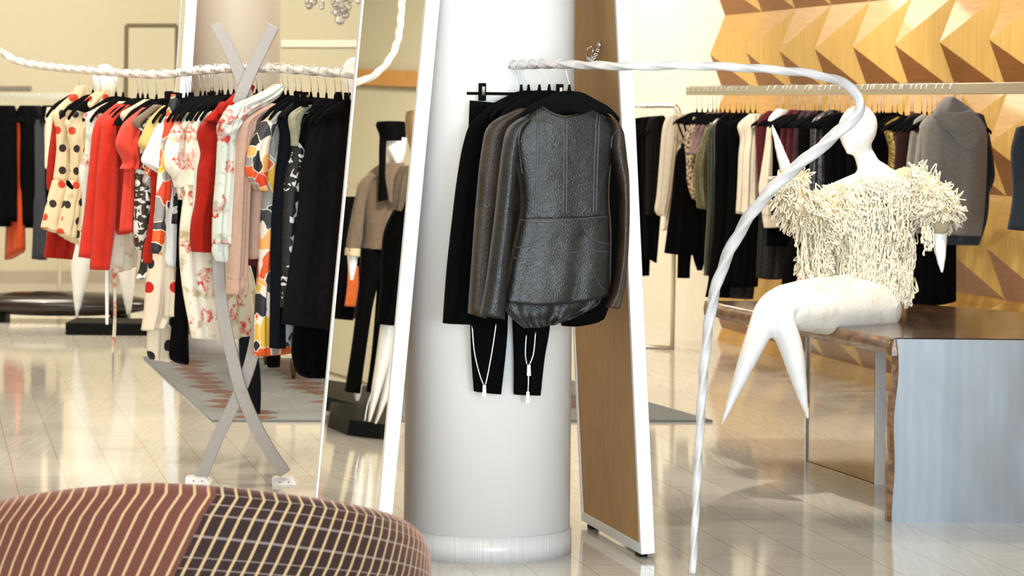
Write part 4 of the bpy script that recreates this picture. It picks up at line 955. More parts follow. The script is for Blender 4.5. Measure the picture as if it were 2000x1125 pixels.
# ------------------------------------------------------------------ mannequins
def remesh(o,vox=0.014,sm=6):
    m=o.modifiers.new('remesh','REMESH'); m.mode='VOXEL'; m.voxel_size=vox; m.use_smooth_shade=True
    s=o.modifiers.new('smooth','SMOOTH'); s.factor=0.5; s.iterations=sm
def limb(mb,pts,rad,sub=8,sides=16):
    p=smooth_path(pts,sub); rr=[x[0] for x in cat_rom([(r,0) for r in rad],sub)]
    mb.tube(p,rr,sides); mb.ball(p[0],rr[0]*0.98,14,9); mb.ball(p[-1],rr[-1]*0.98,12,8)
def egg(mb,c,rx,ry,rz,tilt_ax=None,ang=0.0,chin=0.35):
    rot=Matrix.Rotation(ang,3,tilt_ax) if tilt_ax is not None else Matrix.Identity(3); rings=[]
    for i in range(17):
        th=PI*(0.02+0.96*i/16); zz=math.cos(th); k=math.sin(th)*(1-chin*max(0,-zz)**1.2)
        rings.append([Vector(c)+rot@Vector((rx*k*math.cos(2*PI*j/20),ry*k*math.sin(2*PI*j/20)-0.02*max(0,-zz),rz*zz)) for j in range(20)])
    mb.rings(rings[::-1])
# seated mannequin on the bench
D=11.2
sm_=thing('seated_mannequin',Vector((at(1690,628,D).x,D,0.685)),'glossy white egg-headed mannequin seated on the bench, one arm raised','mannequin')
mb=MB()
egg(mb,at(1674,254,D),0.080,0.092,0.104,Vector((0,1,0)),0.22,0.30)
mb.ball(at(1684,244,D+.01),(0.064,0.075,0.072),16,10)
limb(mb,[at(1672,258,D-.01),at(1664,278,D-.03),at(1660,293,D-.045)],[.070,.048,.022])
limb(mb,[at(1668,265,D),at(1683,292,D),at(1702,338,D),at(1708,365,D)],[.040,.040,.052,.075])
limb(mb,[at(1712,350,D),at(1705,430,D),at(1700,520,D),at(1695,590,D)],[.075,.115,.10,.125])
limb(mb,[at(1790,368,D),at(1708,358,D),at(1628,385,D)],[.055,.06,.055])
limb(mb,[at(1628,388,D),at(1590,420,D-.12),at(1556,395,D-.2),at(1535,330,D-.22),at(1508,246,D-.24)],[.05,.042,.036,.027,.010])
limb(mb,[at(1790,370,D),at(1822,410,D-.03),at(1832,450,D-.06),at(1840,529,D-.11)],[.05,.046,.040,.0125])
limb(mb,[at(1690,592,D),at(1600,588,D-.2),at(1512,592,D-.42),at(1478,660,D-.5),at(1410,828,D-.58)],[.11,.085,.052,.047,.009],10)
limb(mb,[at(1700,596,D-.05),at(1610,596,D-.28),at(1528,604,D-.46),at(1548,690,D-.47),at(1578,818,D-.47)],[.11,.085,.056,.046,.009],10)
o=obj('mannequin_body',mb,M['mann'],sm_); remesh(o,0.011,8)
# skirt
pj=plane_proj(at(1690,600,D),Vector((1,0.10,0)).normalized())
sk=[]
mb=MB()
limb(mb,[at(1700,556,D),at(1698,592,D)],[.135,.138])
limb(mb,[at(1692,594,D),at(1602,590,D-.2),at(1530,590,D-.37)],[.134,.104,.070],10)
limb(mb,[at(1702,600,D-.05),at(1612,602,D-.28),at(1550,607,D-.41)],[.13,.106,.074],10)
limb(mb,[at(1716,612,D-.05),at(1640,618,D-.15),at(1590,622,D-.22)],[.075,.07,.055],8)
sk=tag(obj('lace_skirt',mb,M['skirt'],None,0,at(1690,628,D)),'ivory lace skirt on the seated mannequin, resting on the bench','skirt'); remesh(sk,.012,7)
# sweater
sw=thing('fringed_sweater',at(1700,560,D),'cream sweater of looped yarn and long fringe on the seated mannequin','sweater')
mb=MB(); ST=panel(mb,pj,[(1672,345,1728,342),(1630,374,1786,350),(1606,398,1800,378),(1598,430,1786,420),(1600,480,1778,478),(1616,528,1776,526),(1634,560,1774,560)],.27,2,.006,5,-.02,34,7)
obj('knit_body',mb,M['knitbase'],sw)
mb=MB(); SF=panel(mb,pj,[(1604,410,1650,420),(1580,460,1640,462),(1564,505,1618,512),(1566,532,1606,546),(1588,556,1616,566)],.05,2,.006,6,.14,12,6)
obj('front_flap',mb,M['knitbase'],sw)
mb=MB(); limb(mb,[at(1640,392,D-.02),at(1596,424,D-.13),at(1558,398,D-.2),at(1546,345,D-.22)],[.075,.07,.066,.052]); SLp=smooth_path([at(1640,392,D-.02),at(1596,424,D-.13),at(1558,398,D-.2),at(1544,340,D-.22)],10)
limb(mb,[at(1768,362,D),at(1812,384,D-.03),at(1832,414,D-.06),at(1835,440,D-.08)],[.075,.078,.066,.042]); SRp=smooth_path([at(1768,362,D),at(1812,384,D-.03),at(1832,412,D-.06),at(1835,432,D-.08)],10)
obj('sleeves',mb,M['knitbase'],sw)
rl=random.Random(11)
def loop(mb,p,n,l,w,r=0.0023,down=True):
    n=n.normalized(); dn=Vector((rl.uniform(-.35,.35),rl.uniform(-.2,.2),-1 if down else rl.uniform(-.9,.5))).normalized()
    d=(dn+n*rl.uniform(.1,.6)).normalized(); s=d.cross(n); s=s.normalized() if s.length>1e-4 else Vector((1,0,0)); q=[]
    for k in range(9):
        a=PI*k/8; u=math.cos(a)*w; v=math.sin(a)*l
        q.append(p+s*u+d*v+n*(0.012*math.sin(a)+0.002))
    mb.tube(q,r,5)
def surf(S,i,j):
    m=len(S);k=len(S[0]); p=S[i][j]; a=S[min(i+1,m-1)][j]-S[max(i-1,0)][j]; b=S[i][min(j+1,k-1)]-S[i][max(j-1,0)]
    n=b.cross(a); 
    if n.y>0: n=-n
    return p,n
mb=MB()
m=len(ST);k=len(ST[0])
for _ in range(1700):
    i=int(rl.random()**0.8*(m-1)); j=rl.randrange(0,k); p,n=surf(ST,i,j)
    loop(mb,p+Vector((rl.uniform(-.012,.012),0,rl.uniform(-.012,.012))),n+Vector((0,-.2,0)),rl.uniform(.024,.05)*(1.25 if i>m*.5 else 1),rl.uniform(.006,.012))
for P_,cnt in ((SLp,650),(SRp,800)):
    for _ in range(cnt):
        i=rl.randrange(0,len(P_)-1); a=rl.uniform(0,2*PI); t_=(P_[i+1]-P_[i]).normalized(); x=t_.orthogonal().normalized(); y=t_.cross(x); n=x*math.cos(a)+y*math.sin(a)
        rr=.079 if i<len(P_)*.75 else .056
        loop(mb,P_[i]+n*rr,n,rl.uniform(.02,.042),rl.uniform(.006,.011),0.0023,rl.random()<.6)
mf=len(SF);kf=len(SF[0])
for _ in range(380):
    i=rl.randrange(0,mf); j=rl.randrange(0,kf); p,n=surf(SF,i,j); loop(mb,p,n,rl.uniform(.02,.05),rl.uniform(.006,.011))
tag(obj('yarn_loops',mb,M['yarn'],sw),None,None,None,'stuff')
mb=MB()
def strand(mb,p,L,tw):
    q=[];rd=[];ph=rl.uniform(0,6.28); ay=rl.uniform(-.02,.0)
    for k in range(15):
        f=k/14; q.append(p+Vector((0.006*math.sin(ph+3*f)+0.0025*math.sin(26*f+ph)*tw,ay*f+0.0025*math.cos(26*f+ph)*tw,-L*f)))
        rd.append(0.0031 if f<.86 else 0.0031+0.006*(f-.86)/.14*(1.2-(f-.86)/.14*.9)*tw)
    mb.tube(q,rd,5)
for _ in range(170):
    i=rl.randrange(int(m*.55),m); j=rl.randrange(2,k-1); p,n=surf(ST,i,j); zt_=p.z; strand(mb,p+Vector((0,-.012-rl.random()*.02,0)),max(.05,min(.19,zt_-0.735-rl.random()*.03)) if p.z-.1>0.7 else .04,rl.random()<.7)
for _ in range(34):
    i=rl.randrange(int(m*.1),int(m*.5)); j=rl.randrange(6,k-4); p,n=surf(ST,i,j); strand(mb,p+Vector((0,-.03,0)),rl.uniform(.10,.2),1)
for _ in range(24):
    i=rl.randrange(int(len(SRp)*.3),len(SRp)-4); strand(mb,SRp[i]+Vector((rl.uniform(-.07,-.035),-.05,-.03)),rl.uniform(.06,.12),1)
for _ in range(26):
    i=rl.randrange(2,len(SLp)-12); strand(mb,SLp[i]+Vector((rl.uniform(-.04,.04),-.06,-.03)),rl.uniform(.10,.24),1)
tag(obj('long_fringe',mb,M['yarn'],sw),None,None,None,'stuff')
# standing mannequins
def stand_mann(name,label,foot,px_head,py_top,w=1.0,legs=None,grp=None):
    d=foot.y; s=F/d; hz=at(px_head,py_top,d); top=hz.z; x=hz.x; y=d
    r=thing(name,foot,label,'mannequin'); mb=MB()
    egg(mb,(x,y,top-.115),.085,.10,.118)
    limb(mb,[(x,y,top-.2),(x,y+.01,top-.29),(x,y+.01,top-.36)],[.045,.045,.07])
    limb(mb,[(x,y,top-.36),(x,y,top-.5),(x,y,top-.7),(x,y,top-.85)],[.07,.13,.105,.14])
    limb(mb,[(x-.19,y,top-.38),(x,y,top-.36),(x+.19,y,top-.38)],[.05,.06,.05])
    for sx in (-1,1): limb(mb,[(x+.19*sx,y,top-.38),(x+.23*sx,y-.02,top-.65),(x+.26*sx,y-.06,top-.98)],[.05,.038,.012])
    lz=top-.86
    for (kx,fx) in (legs or ((-.1,-.13),(.1,.13))):
        limb(mb,[(x+kx*.7,y,lz),(x+(kx+fx)/2,y,lz*.55),(x+fx,y,foot.z+.012)],[.105,.075,.012])
    o=obj('mannequin_body',mb,M['mann'],r); remesh(o,0.016,5); return r
pf=fl(208,655); base=thing('mannequin_plinth',pf,'low black plinth under the white mannequin at left','plinth')
mb=MB(); mb.box((pf.x,pf.y+.22,.04),(.54,0,0),(0,.44,0),(0,0,.08)); obj('plinth_block',mb,M['black_gloss'],base,0.004)
x0=at(205,125,pf.y+.2)
lx=lambda px: (at(px,600,pf.y+.2).x-x0.x)
stand_mann('standing_mannequin','white mannequin with cone legs standing on a black plinth behind the red clothes',Vector((x0.x,pf.y+.2,.08)),205,125,1,((-.11,lx(150)),(.12,lx(252))))
mb=MB(); p=at(222,600,pf.y+.3); mb.tube([Vector((p.x,p.y,.08)),Vector((p.x,p.y,1.2))],.008,8); obj('support_rod',mb,M['metal'],base)
p=fl(690,735); stand_mann('standing_mannequin','white mannequin mostly hidden behind the left mirror, only its head showing',Vector((at(692,110,17.6).x,17.6,0.0)),692,112)
# torpedo bench at back left
ta,tb=fl(-60,628),fl(283,633); tm=(ta+tb)/2
tr_=thing('shell_bench',tm,'long low dark brown glossy shell-shaped bench on the floor at left','bench')
mb=MB(); n=26; rings=[]
for i in range(n+1):
    f=-1+2*i/n; f*=0.995; k=math.sqrt(max(0,1-abs(f)**2.3)); cpt=tm+Vector((f*0.62*1.08,0.1,0.03+0.09)); 
    rings.append([cpt+Vector((0,math.cos(2*PI*j/20)*0.24*k,math.sin(2*PI*j/20)*(0.095 if math.sin(2*PI*j/20)>0 else 0.08)*k+0.0)) for j in range(20)])
mb.rings(rings); obj('shell',mb,M['dark_gloss'],tr_)
for sx in (-.42,.42):
    mb=MB(); mb.box(tm+Vector((sx,.1,.025)),(.12,0,0),(0,.2,0),(0,0,.05)); obj('foot',mb,M['black_gloss'],tr_)
# ------------------------------------------------------------------ rug and slim-legged table
ra,rb,rcn,rdn=fl(415,825),fl(1392,825),Vector((0.99-.245*4.3,13.5+.96*3.2,0)),fl(280,700)
ra.z=rb.z=rcn.z=rdn.z=0
mb=MB(); nx,ny=2,2; up=Vector((0,0,.012))
mb.quad(ra+up,rb+up,rcn+up,rdn+up,[(0,0),(2.4,0),(2.4,3.3),(0,3.3)])
for a,b in ((ra,rb),(rb,rcn),(rcn,rdn),(rdn,ra)): mb.quad(a,b,b+up,a+up,[(0,0),(0.01,0),(0.01,.01),(0,.01)])
tag(obj('woven_rug',mb,M['rug'],None,0,(ra+rb+rcn+rdn)/4),'grey rug with rust-brown zigzag pattern under the clothes rail','rug')
tl=fl(573,744); tl2=fl(519,716)
tt_=thing('slim_table',(tl+tl2)/2+Vector((.5,.2,0)),'small table on thin brass-tipped legs standing on the rug behind the clothes','table')
for (x,y) in ((tl.x,tl.y),(tl2.x,tl2.y),(tl.x+.75,tl.y+.1),(tl2.x+.8,tl2.y+.1)):
    mb=MB(); mb.tube([(x,y,.012),(x,y,.012+.02),(x,y,.10),(x,y,.12)],[.008,.012,.022,.018],10); lg=MB(); lg.tube([(x,y,.11),(x,y,.42)],.011,10)
    l=obj('leg',lg,M['crystal'],tt_); obj('tip',mb,M['brass'],l)
mb=MB(); cx=(tl.x+tl2.x)/2+.38; cy=(tl.y+tl2.y)/2; mb.box((cx,cy,.435),(1.05,0,0),(0,1.1,0),(0,0,.03)); obj('table_top',mb,M['dark_gloss'],tt_,.005)
# dark boots-like legs on the rug: dark stockinged mannequin legs
lp=fl(504,812); lg_=thing('dark_trousers',lp,'dark trouser leg reaching the rug between the arms of the crossed stand','trousers')
pj2=plane_proj(Vector((lp.x,lp.y,0)),Vector((1,0,0)))
mb=MB(); panel(mb,pj2,[(470,300,515,300),(470,480,515,480),(466,620,506,620),(466,660,500,660),(470,720,508,720),(486,770,510,770),(494,808,508,812)],.10,1,.006,2,0,20,6); obj('leg',mb,M['navy'],lg_)
mb=MB(); panel(mb,pj2,[(520,300,560,300),(520,560,556,560),(520,700,548,700),(526,716,546,716)],.08,1,.006,4,-.1,16,6); obj('leg',mb,M['black'],lg_)
# ------------------------------------------------------------------ bench
A=Vector((1.437,10.30,0)); B=fl(1375,587,.683); B.z=0
e=(B-A).normalized(); x_=Vector((1,0.02,0)).normalized()
ZT=.683; TH=.062
bnch=thing('live_edge_bench',A+x_*.6+Vector((0,.8,0)),'glossy dark wood bench with a waterfall end panel painted with a pale blue-grey window reflection','bench')
wd=1.25
mb=MB(); rr=random.Random(3); n=24; top=[];bot=[]
for i in range(n+1):
    f=i/n; p=A.lerp(B,f)+Vector((rr.uniform(-.008,.008)+.012*math.sin(7*f),0,0)); q=A+x_*wd+(B-A)*f
    if f>0.55: q=q.lerp(B+x_*(.62+0.5*(1-f)),(f-.55)/.45)
    top.append((p,q))
rings=[]
for p,q in top:
    rings.append([p+Vector((0,0,ZT-TH)),q+Vector((0,0,ZT-TH)),q+Vector((0,0,ZT)),p+Vector((.006,0,ZT))])
mb.rings(rings,None,True,True,False); obj('slab_top',mb,M['darkslab'],bnch,.003)
mb=MB(); rings=[]
for p,q in top: rings.append([p+Vector((-.006+rr.uniform(-.003,.003),0,ZT-TH-.001)),p+Vector((.01,0,ZT-TH-.001)),p+Vector((.012,0,ZT-.001)),p+Vector((0,0,ZT-.001)),p+Vector((-.010+rr.uniform(-.004,.004),0,ZT-TH*.5))])
mb.rings(rings,None,True,True,True); obj('bark_edge',mb,M['bark'],bnch)
mb=MB(); rings=[];rings2=[]
for i in range(15):
    z=ZT*(1-i/14); w=.010*math.sin(4.3*i/14+1)+.006*math.sin(11*i/14)
    l=A+Vector((w-.004+.012*(i/14),-.004,0)); r_=A+x_*wd+Vector((0,-.004,0))
    rings.append([l+Vector((0,0,z)),r_+Vector((0,0,z)),r_+Vector((0,.05,z)),l+Vector((0,.05,z))])
    rings2.append([l+Vector((-.022+.006*math.sin(i),.012,z)),l+Vector((.002,.001,z)),l+Vector((.002,.055,z)),l+Vector((-.02,.055,z))])
mb.rings(rings,None,True,True,False); obj('end_panel',mb,M['panel'],bnch)['label']='dark wood end panel with a pale blue-grey window reflection painted in'
mb=MB(); mb.rings(rings2,None,True,True,False); obj('bark_edge',mb,M['bark'],bnch)
a1=fl(1573,901); a2=fl(1707,946); a1.z=a2.z=0; dv=(a2-a1).normalized(); nv=Vector((dv.y,-dv.x,0))
if nv.x<0: nv=-nv
mb=MB(); th=.045
mb.hexa([a1,a2,a2+nv*th,a1+nv*th]+[p+Vector((0,0,ZT-TH-.001)) for p in (a1,a2,a2+nv*th,a1+nv*th)])
obj('acrylic_support',mb,M['acrylic'],bnch,.002)['label']='clear acrylic support sheet'
for p_,s_ in ((a1,-1),(a2,1)):
    mb=MB(); q_=p_+dv*(.004*s_); mb.hexa([q_+nv*k1+dv*k2*s_+Vector((0,0,z_)) for z_ in (0.0,ZT-TH-.002) for (k1,k2) in ((0,0),(th,0),(th,.006),(0,.006))]); obj('edge_glow_strip',mb,M['edge'],bnch)  # strips added at both ends, edge glow painted as pale colour
# ------------------------------------------------------------------ tub chair
def chair():
    cx,cy=-0.742,6.28; rx,ry=0.56,0.47
    r=thing('tub_chair',(cx,cy,0),'plaid red-brown tub chair in the near left corner, seen from behind','armchair')
    def zr(a): # rim height by angle; a=-90deg faces the camera
        q=(a+PI/2)/(PI/2)
        return .735-(.165 if q>0 else .20)*abs(q)**1.6
    mb=MB(); n=72; prof=[(.80,.10,0),(.86,.25,.3),(.95,.45,.6),(1.0,.62,.85),(1.02,.80,1.0),(1.01,.92,1.05),(.985,.975,1.1),(.95,1.0,1.13),(.91,.985,1.16),(.885,.93,1.2),(.86,.80,1.3),(.82,.62,1.45),(.78,.5,1.6)]
    rings=[];uvs=[]
    a0,a1=-PI*1.36,PI*0.36
    for k in range(n+1):
        a=a0+(a1-a0)*k/n; z=zr(a); ring=[];uv=[]
        for (q,h,vv) in prof:
            ring.append(Vector((cx+rx*q*math.cos(a),cy+ry*q*math.sin(a),z*h)))
            uv.append(((a+PI/2)*.56-.13 - (h-1)*0.34*(1 if h<1.0 and vv<1.1 else 0), vv*.95+ (a+PI/2)*.012))
        rings.append(ring);uvs.append(uv)
    base=len(mb.v); m=len(prof)
    for i in range(n+1):
        for j in range(m): mb.vert(rings[i][j],uvs[i][j])
    for i in range(n):
        for j in range(m-1):
            q=base+i*m+j; mb.face((q,q+m,q+m+1,q+1))
    for i in (0,n): mb.face([base+i*m+j for j in range(m)],False)
    obj('back_shell',mb,M['plaid'],r)
    mb=MB(); rings=[]
    for (q,z) in ((.0,.22),(.70,.22),(.8,.27),(.8,.38),(.74,.42),(.0,.43)): rings.append([Vector((cx+rx*max(q,.01)*math.cos(2*PI*k/40),cy+.04+ry*max(q,.01)*math.sin(2*PI*k/40),z)) for k in range(40)])
    mb.rings(rings); obj('seat_cushion',mb,M['plaid'],r)
    mb=MB(); rings=[]
    for (q,z) in ((.62,.03),(.80,.07),(.80,.22),(.6,.23)): rings.append([Vector((cx+rx*q*math.cos(2*PI*k/40),cy+ry*q*math.sin(2*PI*k/40),z)) for k in range(40)])
    mb.rings(rings); obj('base',mb,M['plaid'],r)
    for sx in (-1,1):
        for sy in (-1,1):
            mb=MB(); mb.tube([(cx+.28*sx,cy+.24*sy,0),(cx+.26*sx,cy+.22*sy,.08)],[.016,.022],10); obj('leg',mb,M['dark_gloss'],r)
chair()
# ------------------------------------------------------------------ chandelier
CD=15.5
ch=thing('chandelier',at(648,-70,CD),'crystal chandelier whose lowest drops hang into the top of the photo','chandelier')
ct=at(648,-70,CD)
mb=MB(); 
for rr_ in (.13,.24): mb.tube([ct+Vector((rr_*math.cos(2*PI*k/32),rr_*math.sin(2*PI*k/32),0)) for k in range(33)],.006,8)
for k in range(4): mb.tube([ct+Vector((.24*math.cos(PI*k/2),.24*math.sin(PI*k/2),0)),ct+Vector((0,0,.25))],.004,6)
obj('ring_frame',mb,M['chrome'],ch)
mb=MB(); mb.tube([ct+Vector((0,0,.25)),Vector((ct.x,ct.y,HC))],.006,8); obj('rod',mb,M['chrome'],ch)
def gem(p,r):
    mb=MB(); mb.ball(p,(r,r,r*1.15),8,5); mb.sm=[False]*len(mb.sm); obj('crystal',mb,M['crystal'],ch)
    w=MB(); 
for (px,py,rp) in ((600,2,6),(604,10,8),(614,4,6),(628,8,6),(629,14,5),(650,4,5),(648,22,4),(656,8,7),(658,24,8),(664,38,10),(672,20,8),(675,28,8),(680,14,7),(666,10,8),(684,0,6),(640,-10,7),(620,-14,7),(690,-6,6),(612,-8,6),(700,2,6),(660,-12,7),(676,-4,7)):
    p=at(px,py,CD+R.uniform(-.08,.08)); gem(p,rp/F*CD)
mb=MB()
for (px,py) in ((604,5),(628,8),(650,22),(658,20),(664,36),(672,20),(680,12)): mb.tube([at(px,py,CD),at(px,-70,CD)],.0012,4)
obj('wire',mb,M['chrome'],ch)
# ------------------------------------------------------------------ what the left mirror shows: mannequins and a rack by the left wall
def MP(d0,axis): return plane_proj(d0,axis,True)
f1=mfl(697,782,.10)
Pm,qm=mray(697,560); ax=Vector((-qm.y,qm.x,0)).normalized()
ax=Vector((qm.y,-qm.x,0)).normalized()
pm=MP(f1,ax)
mn=thing('hat_mannequin',f1,'white mannequin in taupe jacket and black hat, seen in the left mirror','mannequin')
def mpan(name,mat,rows,T,nf,amp,off,par,seed=1,prof=.5,**k):
    mb=MB(); panel(mb,pm,rows,T,nf,amp,seed,off,24,6,prof); return obj(name,mb,M[mat],par,**k)
mpan('mannequin_body','mann',[(752,268,796,270),(750,284,794,286),(752,296,792,300),(762,312,788,314),(772,324,782,325)],.20,1,0,0,mn)
mpan('neck','mann',[(758,300,776,304),(757,325,772,330),(758,360,770,362)],.10,1,0,-.01,mn)
mpan('legs','mann',[(690,750,708,752),(692,772,704,774),(694,782,700,783)],.05,1,0,0,mn)
ja=thing('taupe_jacket',pm(720,440,0)[0],'taupe knit jacket worn by the black-hatted mannequin in the mirror','jacket')
mpan('body','brownknit',[(738,322,778,326),(716,342,800,346),(706,372,802,372),(706,420,800,420),(708,470,796,470),(706,486,794,488)],.24,2,.006,0,ja,2)
mpan('sleeve','brownknit',[(722,338,738,344),(702,356,724,366),(692,392,714,396),(684,432,710,436),(677,470,706,474),(676,490,702,492)],.12,1.5,.008,.08,ja,3)
mpan('cuff','beige',[(674,484,704,486),(673,498,703,502)],.13,1,.002,.08,ja)
mpan('collar','brownknit',[(742,318,790,318),(736,340,796,344),(744,372,790,376),(754,395,776,398)],.12,2,.008,.10,ja,5)
mpan('forearm','mann',[(678,496,699,500),(680,520,696,523),(683,546,690,549)],.07,1,0,.08,mn)
ht=tag(mpan('black_hat','black',[(736,238,790,238),(734,246,793,244),(740,262,793,262),(742,276,792,276)],.24,3,.006,0,None,7),'black knitted hat with long ear flaps, seen in the mirror','hat')
mb=MB(); panel(mb,pm,[(741,270,755,272),(740,300,754,300),(740,340,754,338),(739,372,758,372),(738,394,760,390)],.05,1.5,.004,9,.14,12,6); obj('ear_flap',mb,M['black'],ht)
tr2=thing('black_trousers',pm(700,650,0)[0],'slim black trousers on the hatted mannequin, seen in the mirror','trousers')
mpan('leg','black',[(706,484,752,486),(702,540,742,540),(696,600,728,600),(686,680,716,680),(673,764,704,768)],.16,1,.004,.02,tr2)
mpan('leg','black',[(742,486,790,488),(736,560,768,560),(730,640,756,640),(724,700,744,700),(715,764,736,768)],.16,1,.004,-.04,tr2)
pl=thing('mirror_plinth',mfl(700,800),'black faceted plinth under the hatted mannequin, seen in the mirror','plinth')
def prism(pts,h,name,par,mat):
    mb=MB(); mb.rings([[Vector((p.x,p.y,0)) for p in pts],[Vector((p.x,p.y,h)) for p in pts]],None,True,True,False); return obj(name,mb,M[mat],par,.004)
prism([mfl(630,800),mfl(700,820),mfl(735,822),mfl(800,826),mfl(800,800),mfl(700,775),mfl(630,765)],.085,'plinth_block',pl,'black_gloss')
# second mannequin nearer the mirror rail: tan hat, black coat, bare cone legs
f2=mfl(725,826,.09); pm2=MP(f2,ax)
pl2=thing('mirror_plinth',mfl(720,850),'nearer black plinth with angled corners at the foot of the mirror reflection','plinth')
prism([mfl(640,834),mfl(678,850),mfl(740,858),mfl(810,862),mfl(810,830),mfl(720,822),mfl(642,812)],.085,'plinth_block',pl2,'black_gloss')
m2=thing('coat_mannequin',f2,'white long-legged mannequin in black coat beside the hatted one in the mirror','mannequin')
def mp2(name,mat,rows,T,nf,amp,off,par,seed=1):
    mb=MB(); panel(mb,pm2,rows,T,nf,amp,seed,off,22,6); return obj(name,mb,M[mat],par)
mp2('legs','mann',[(752,560,792,560),(742,640,776,640),(734,700,762,700),(724,770,742,770),(718,822,724,823)],.12,1,0,.0,m2)
mp2('legs','mann',[(772,560,812,560),(762,660,794,660),(750,740,772,742),(738,800,748,802),(731,826,736,827)],.12,1,0,-.05,m2)
mp2('head','mann',[(800,330,822,330),(792,345,830,345),(788,360,830,362),(790,376,826,378)],.14,1,0,0,m2)
mp2('support_rod','metal',[(738,735,741,735),(718,784,721,785),(711,822,714,823)],.012,1,0,.05,m2)
ct2=thing('black_coat',pm2(760,560,0)[0],'black layered coat with fur collar on the second mannequin in the mirror','coat')
mp2('body','black',[(786,380,830,385),(768,410,830,415),(750,450,820,455),(744,500,808,505),(742,560,800,560),(734,632,780,636)],.24,2.5,.012,.05,ct2)
mp2('fur_collar','brownknit',[(782,324,812,324),(770,346,804,350),(766,384,796,392),(770,410,786,414)],.14,3,.014,.10,ct2,4)
th2=tag(mp2('tan_hat','tan',[(794,218,830,214),(791,232,830,230),(793,262,830,264),(800,290,818,292),(802,310,812,310)],.20,2,.006,0,None,6),'tan hat at the right edge of the mirror reflection','hat')
# rack behind them
rk=[mat_(675,360,8.8),mat_(690,365,8.8),mat_(740,372,8.8),mat_(835,386,8.8)]
rkm=thing('mirror_rack',Vector((rk[1].x,rk[1].y,0)),'bronze clothes rack by the left wall, seen only in the mirror','clothes rack')
mb=MB(); a,b=rk[0],rk[3]; b=Vector((b.x,b.y,a.z)); mb.box((a+b)/2,(b-a),(0,.02,0),(0,0,.04)); obj('rail',mb,M['nickel'],rkm)
for q in (a.lerp(b,.02),a.lerp(b,.98)):
    mb=MB(); mb.tube([Vector((q.x,q.y,0)),q],.013,8); obj('post',mb,M['nickel'],rkm)
pm3=MP(a.lerp(b,.3)+Vector((0,0,0)),ax)
def mp3(name,label,cat,mat,rows,T,nf,amp,off,seed=1):
    mb=MB(); panel(mb,pm3,rows,T,nf,amp,seed,off,20,5); return tag(obj(name,mb,M[mat],None,0,pm3(rows[-1][0],rows[-1][1])[0]),label,cat)
mp3('black_dress','black dress behind the taupe sleeve in the mirror reflection','dress','black',[(674,384,700,384),(664,398,716,398),(658,480,706,480),(654,560,700,560),(652,622,690,626)],.12,2,.008,0)
mp3('orange_skirt','orange skirt showing below the mannequin hand in the mirror','skirt','orange',[(680,520,700,520),(678,560,700,560),(673,598,694,599)],.08,1.5,.006,.12,2)
mp3('plum_dress','dark plum dress beside the orange skirt in the mirror','dress','plum',[(700,384,730,386),(694,400,740,402),(690,500,730,500),(684,620,716,628)],.12,2,.008,-.05,3)
# ------------------------------------------------------------------ light
def area(name,loc,target,sx,sy,power,col,spread=None):
    l=bpy.data.lights.new(name,'AREA'); l.shape='RECTANGLE'; l.size=sx; l.size_y=sy; l.energy=power; l.color=col
    if spread: l.spread=spread
    o=bpy.data.objects.new(name,l); C.objects.link(o); o.location=loc
    o.rotation_euler=(Vector(target)-Vector(loc)).to_track_quat('-Z','Y').to_euler(); return o
def spot(name,loc,target,power,col,ang=60,blend=.6,rad=.06):
    l=bpy.data.lights.new(name,'SPOT'); l.energy=power; l.color=col; l.spot_size=math.radians(ang); l.spot_blend=blend; l.shadow_soft_size=rad
    o=bpy.data.objects.new(name,l); C.objects.link(o); o.location=loc
    o.rotation_euler=(Vector(target)-Vector(loc)).to_track_quat('-Z','Y').to_euler(); return o
DAY=(0.80,0.90,1.0); WARM=(1.0,0.90,0.75)
for i,(x0,x1) in enumerate(((-4.8,-1.6),(-1.2,2.0),(2.3,4.5))):
    area('daylight_%d'%i,((x0+x1)/2,-4.15,1.75),((x0+x1)/2,5,1.6),x1-x0,2.9,(230,640,880)[i],DAY)
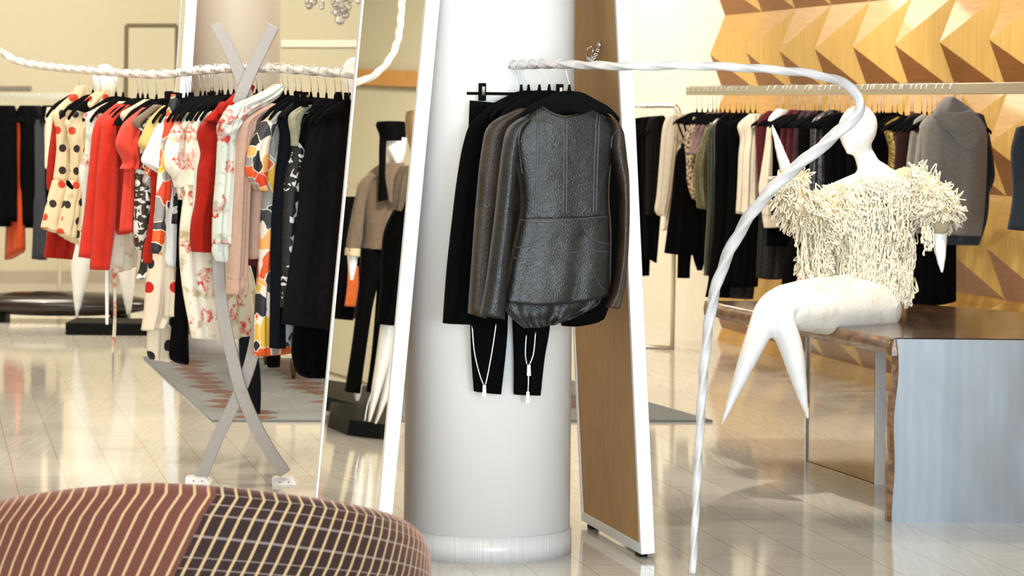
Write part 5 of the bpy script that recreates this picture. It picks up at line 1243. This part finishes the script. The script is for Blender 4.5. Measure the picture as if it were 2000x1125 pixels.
for i,(x,y) in enumerate(((-4,8),(-0.5,6),(-4,13),(0,13),(-4,19),(-0.5,19))):
    area('ceiling_panel_%d'%i,(x,y,HC-.03),(x,y,0),1.2,1.2,(80,50,95,85,110,110)[i],WARM)
K=0.38
for i,(loc,tg,pw,an) in enumerate((
 ((1.2,9.8,3.4),(1.7,11.2,0.9),950,46),((2.0,12.2,3.4),(1.75,11.2,1.0),380,50),
 ((-0.6,10.6,3.4),(-1.0,11.5,1.0),420,60),((-1.9,10.4,3.4),(-1.9,12.2,1.0),480,60),((-2.6,12.6,3.4),(-2.2,12.6,1.0),300,70),
 ((0.6,14.6,3.4),(1.9,16.0,1.2),560,75),((0.9,12.4,3.4),(2.5,14.0,1.1),480,75),((-0.4,17.0,3.4),(1.1,18.6,1.4),420,75),
 ((-2.6,16.6,3.4),(-2.9,18.4,0.8),500,60),((-3.9,18.0,3.4),(-3.6,20.4,0.9),500,70),((-3.5,20.6,3.4),(-3.5,23.3,1.9),900,90),((0,20.6,3.4),(0,24,1.9),600,90),((-1.4,14.6,3.4),(-1.7,16.9,1.4),500,70),
 ((-3.9,13.6,3.4),(-4.8,15.8,0.9),1100,60),((-4.6,16.0,3.4),(-6.8,18.8,1.4),1300,80),((0.5,7.6,3.4),(0.2,8.8,1.0),160,50),((-0.6,4.6,3.4),(-.75,6.2,.5),160,60))):
    spot('ceiling_spot_%d'%i,loc,tg,pw*K,WARM,an)
w=bpy.data.worlds.new('sky'); bpy.context.scene.world=w; w.use_nodes=True
bgk=w.node_tree.nodes['Background']; bgk.inputs[0].default_value=(0.75,0.87,1.0,1); bgk.inputs[1].default_value=2.5
sc=bpy.context.scene
sc.view_settings.view_transform='Standard'; sc.view_settings.look='None'; sc.view_settings.gamma=1.0; sc.view_settings.use_curve_mapping=False; sc.view_settings.exposure=0.0
sc.cycles.max_bounces=7; sc.cycles.diffuse_bounces=3; sc.cycles.glossy_bounces=4; sc.cycles.transmission_bounces=6; sc.cycles.transparent_max_bounces=6
sc.cycles.sample_clamp_indirect=6.0; sc.cycles.caustics_reflective=False; sc.cycles.caustics_refractive=False
sc.cycles.use_denoising=True
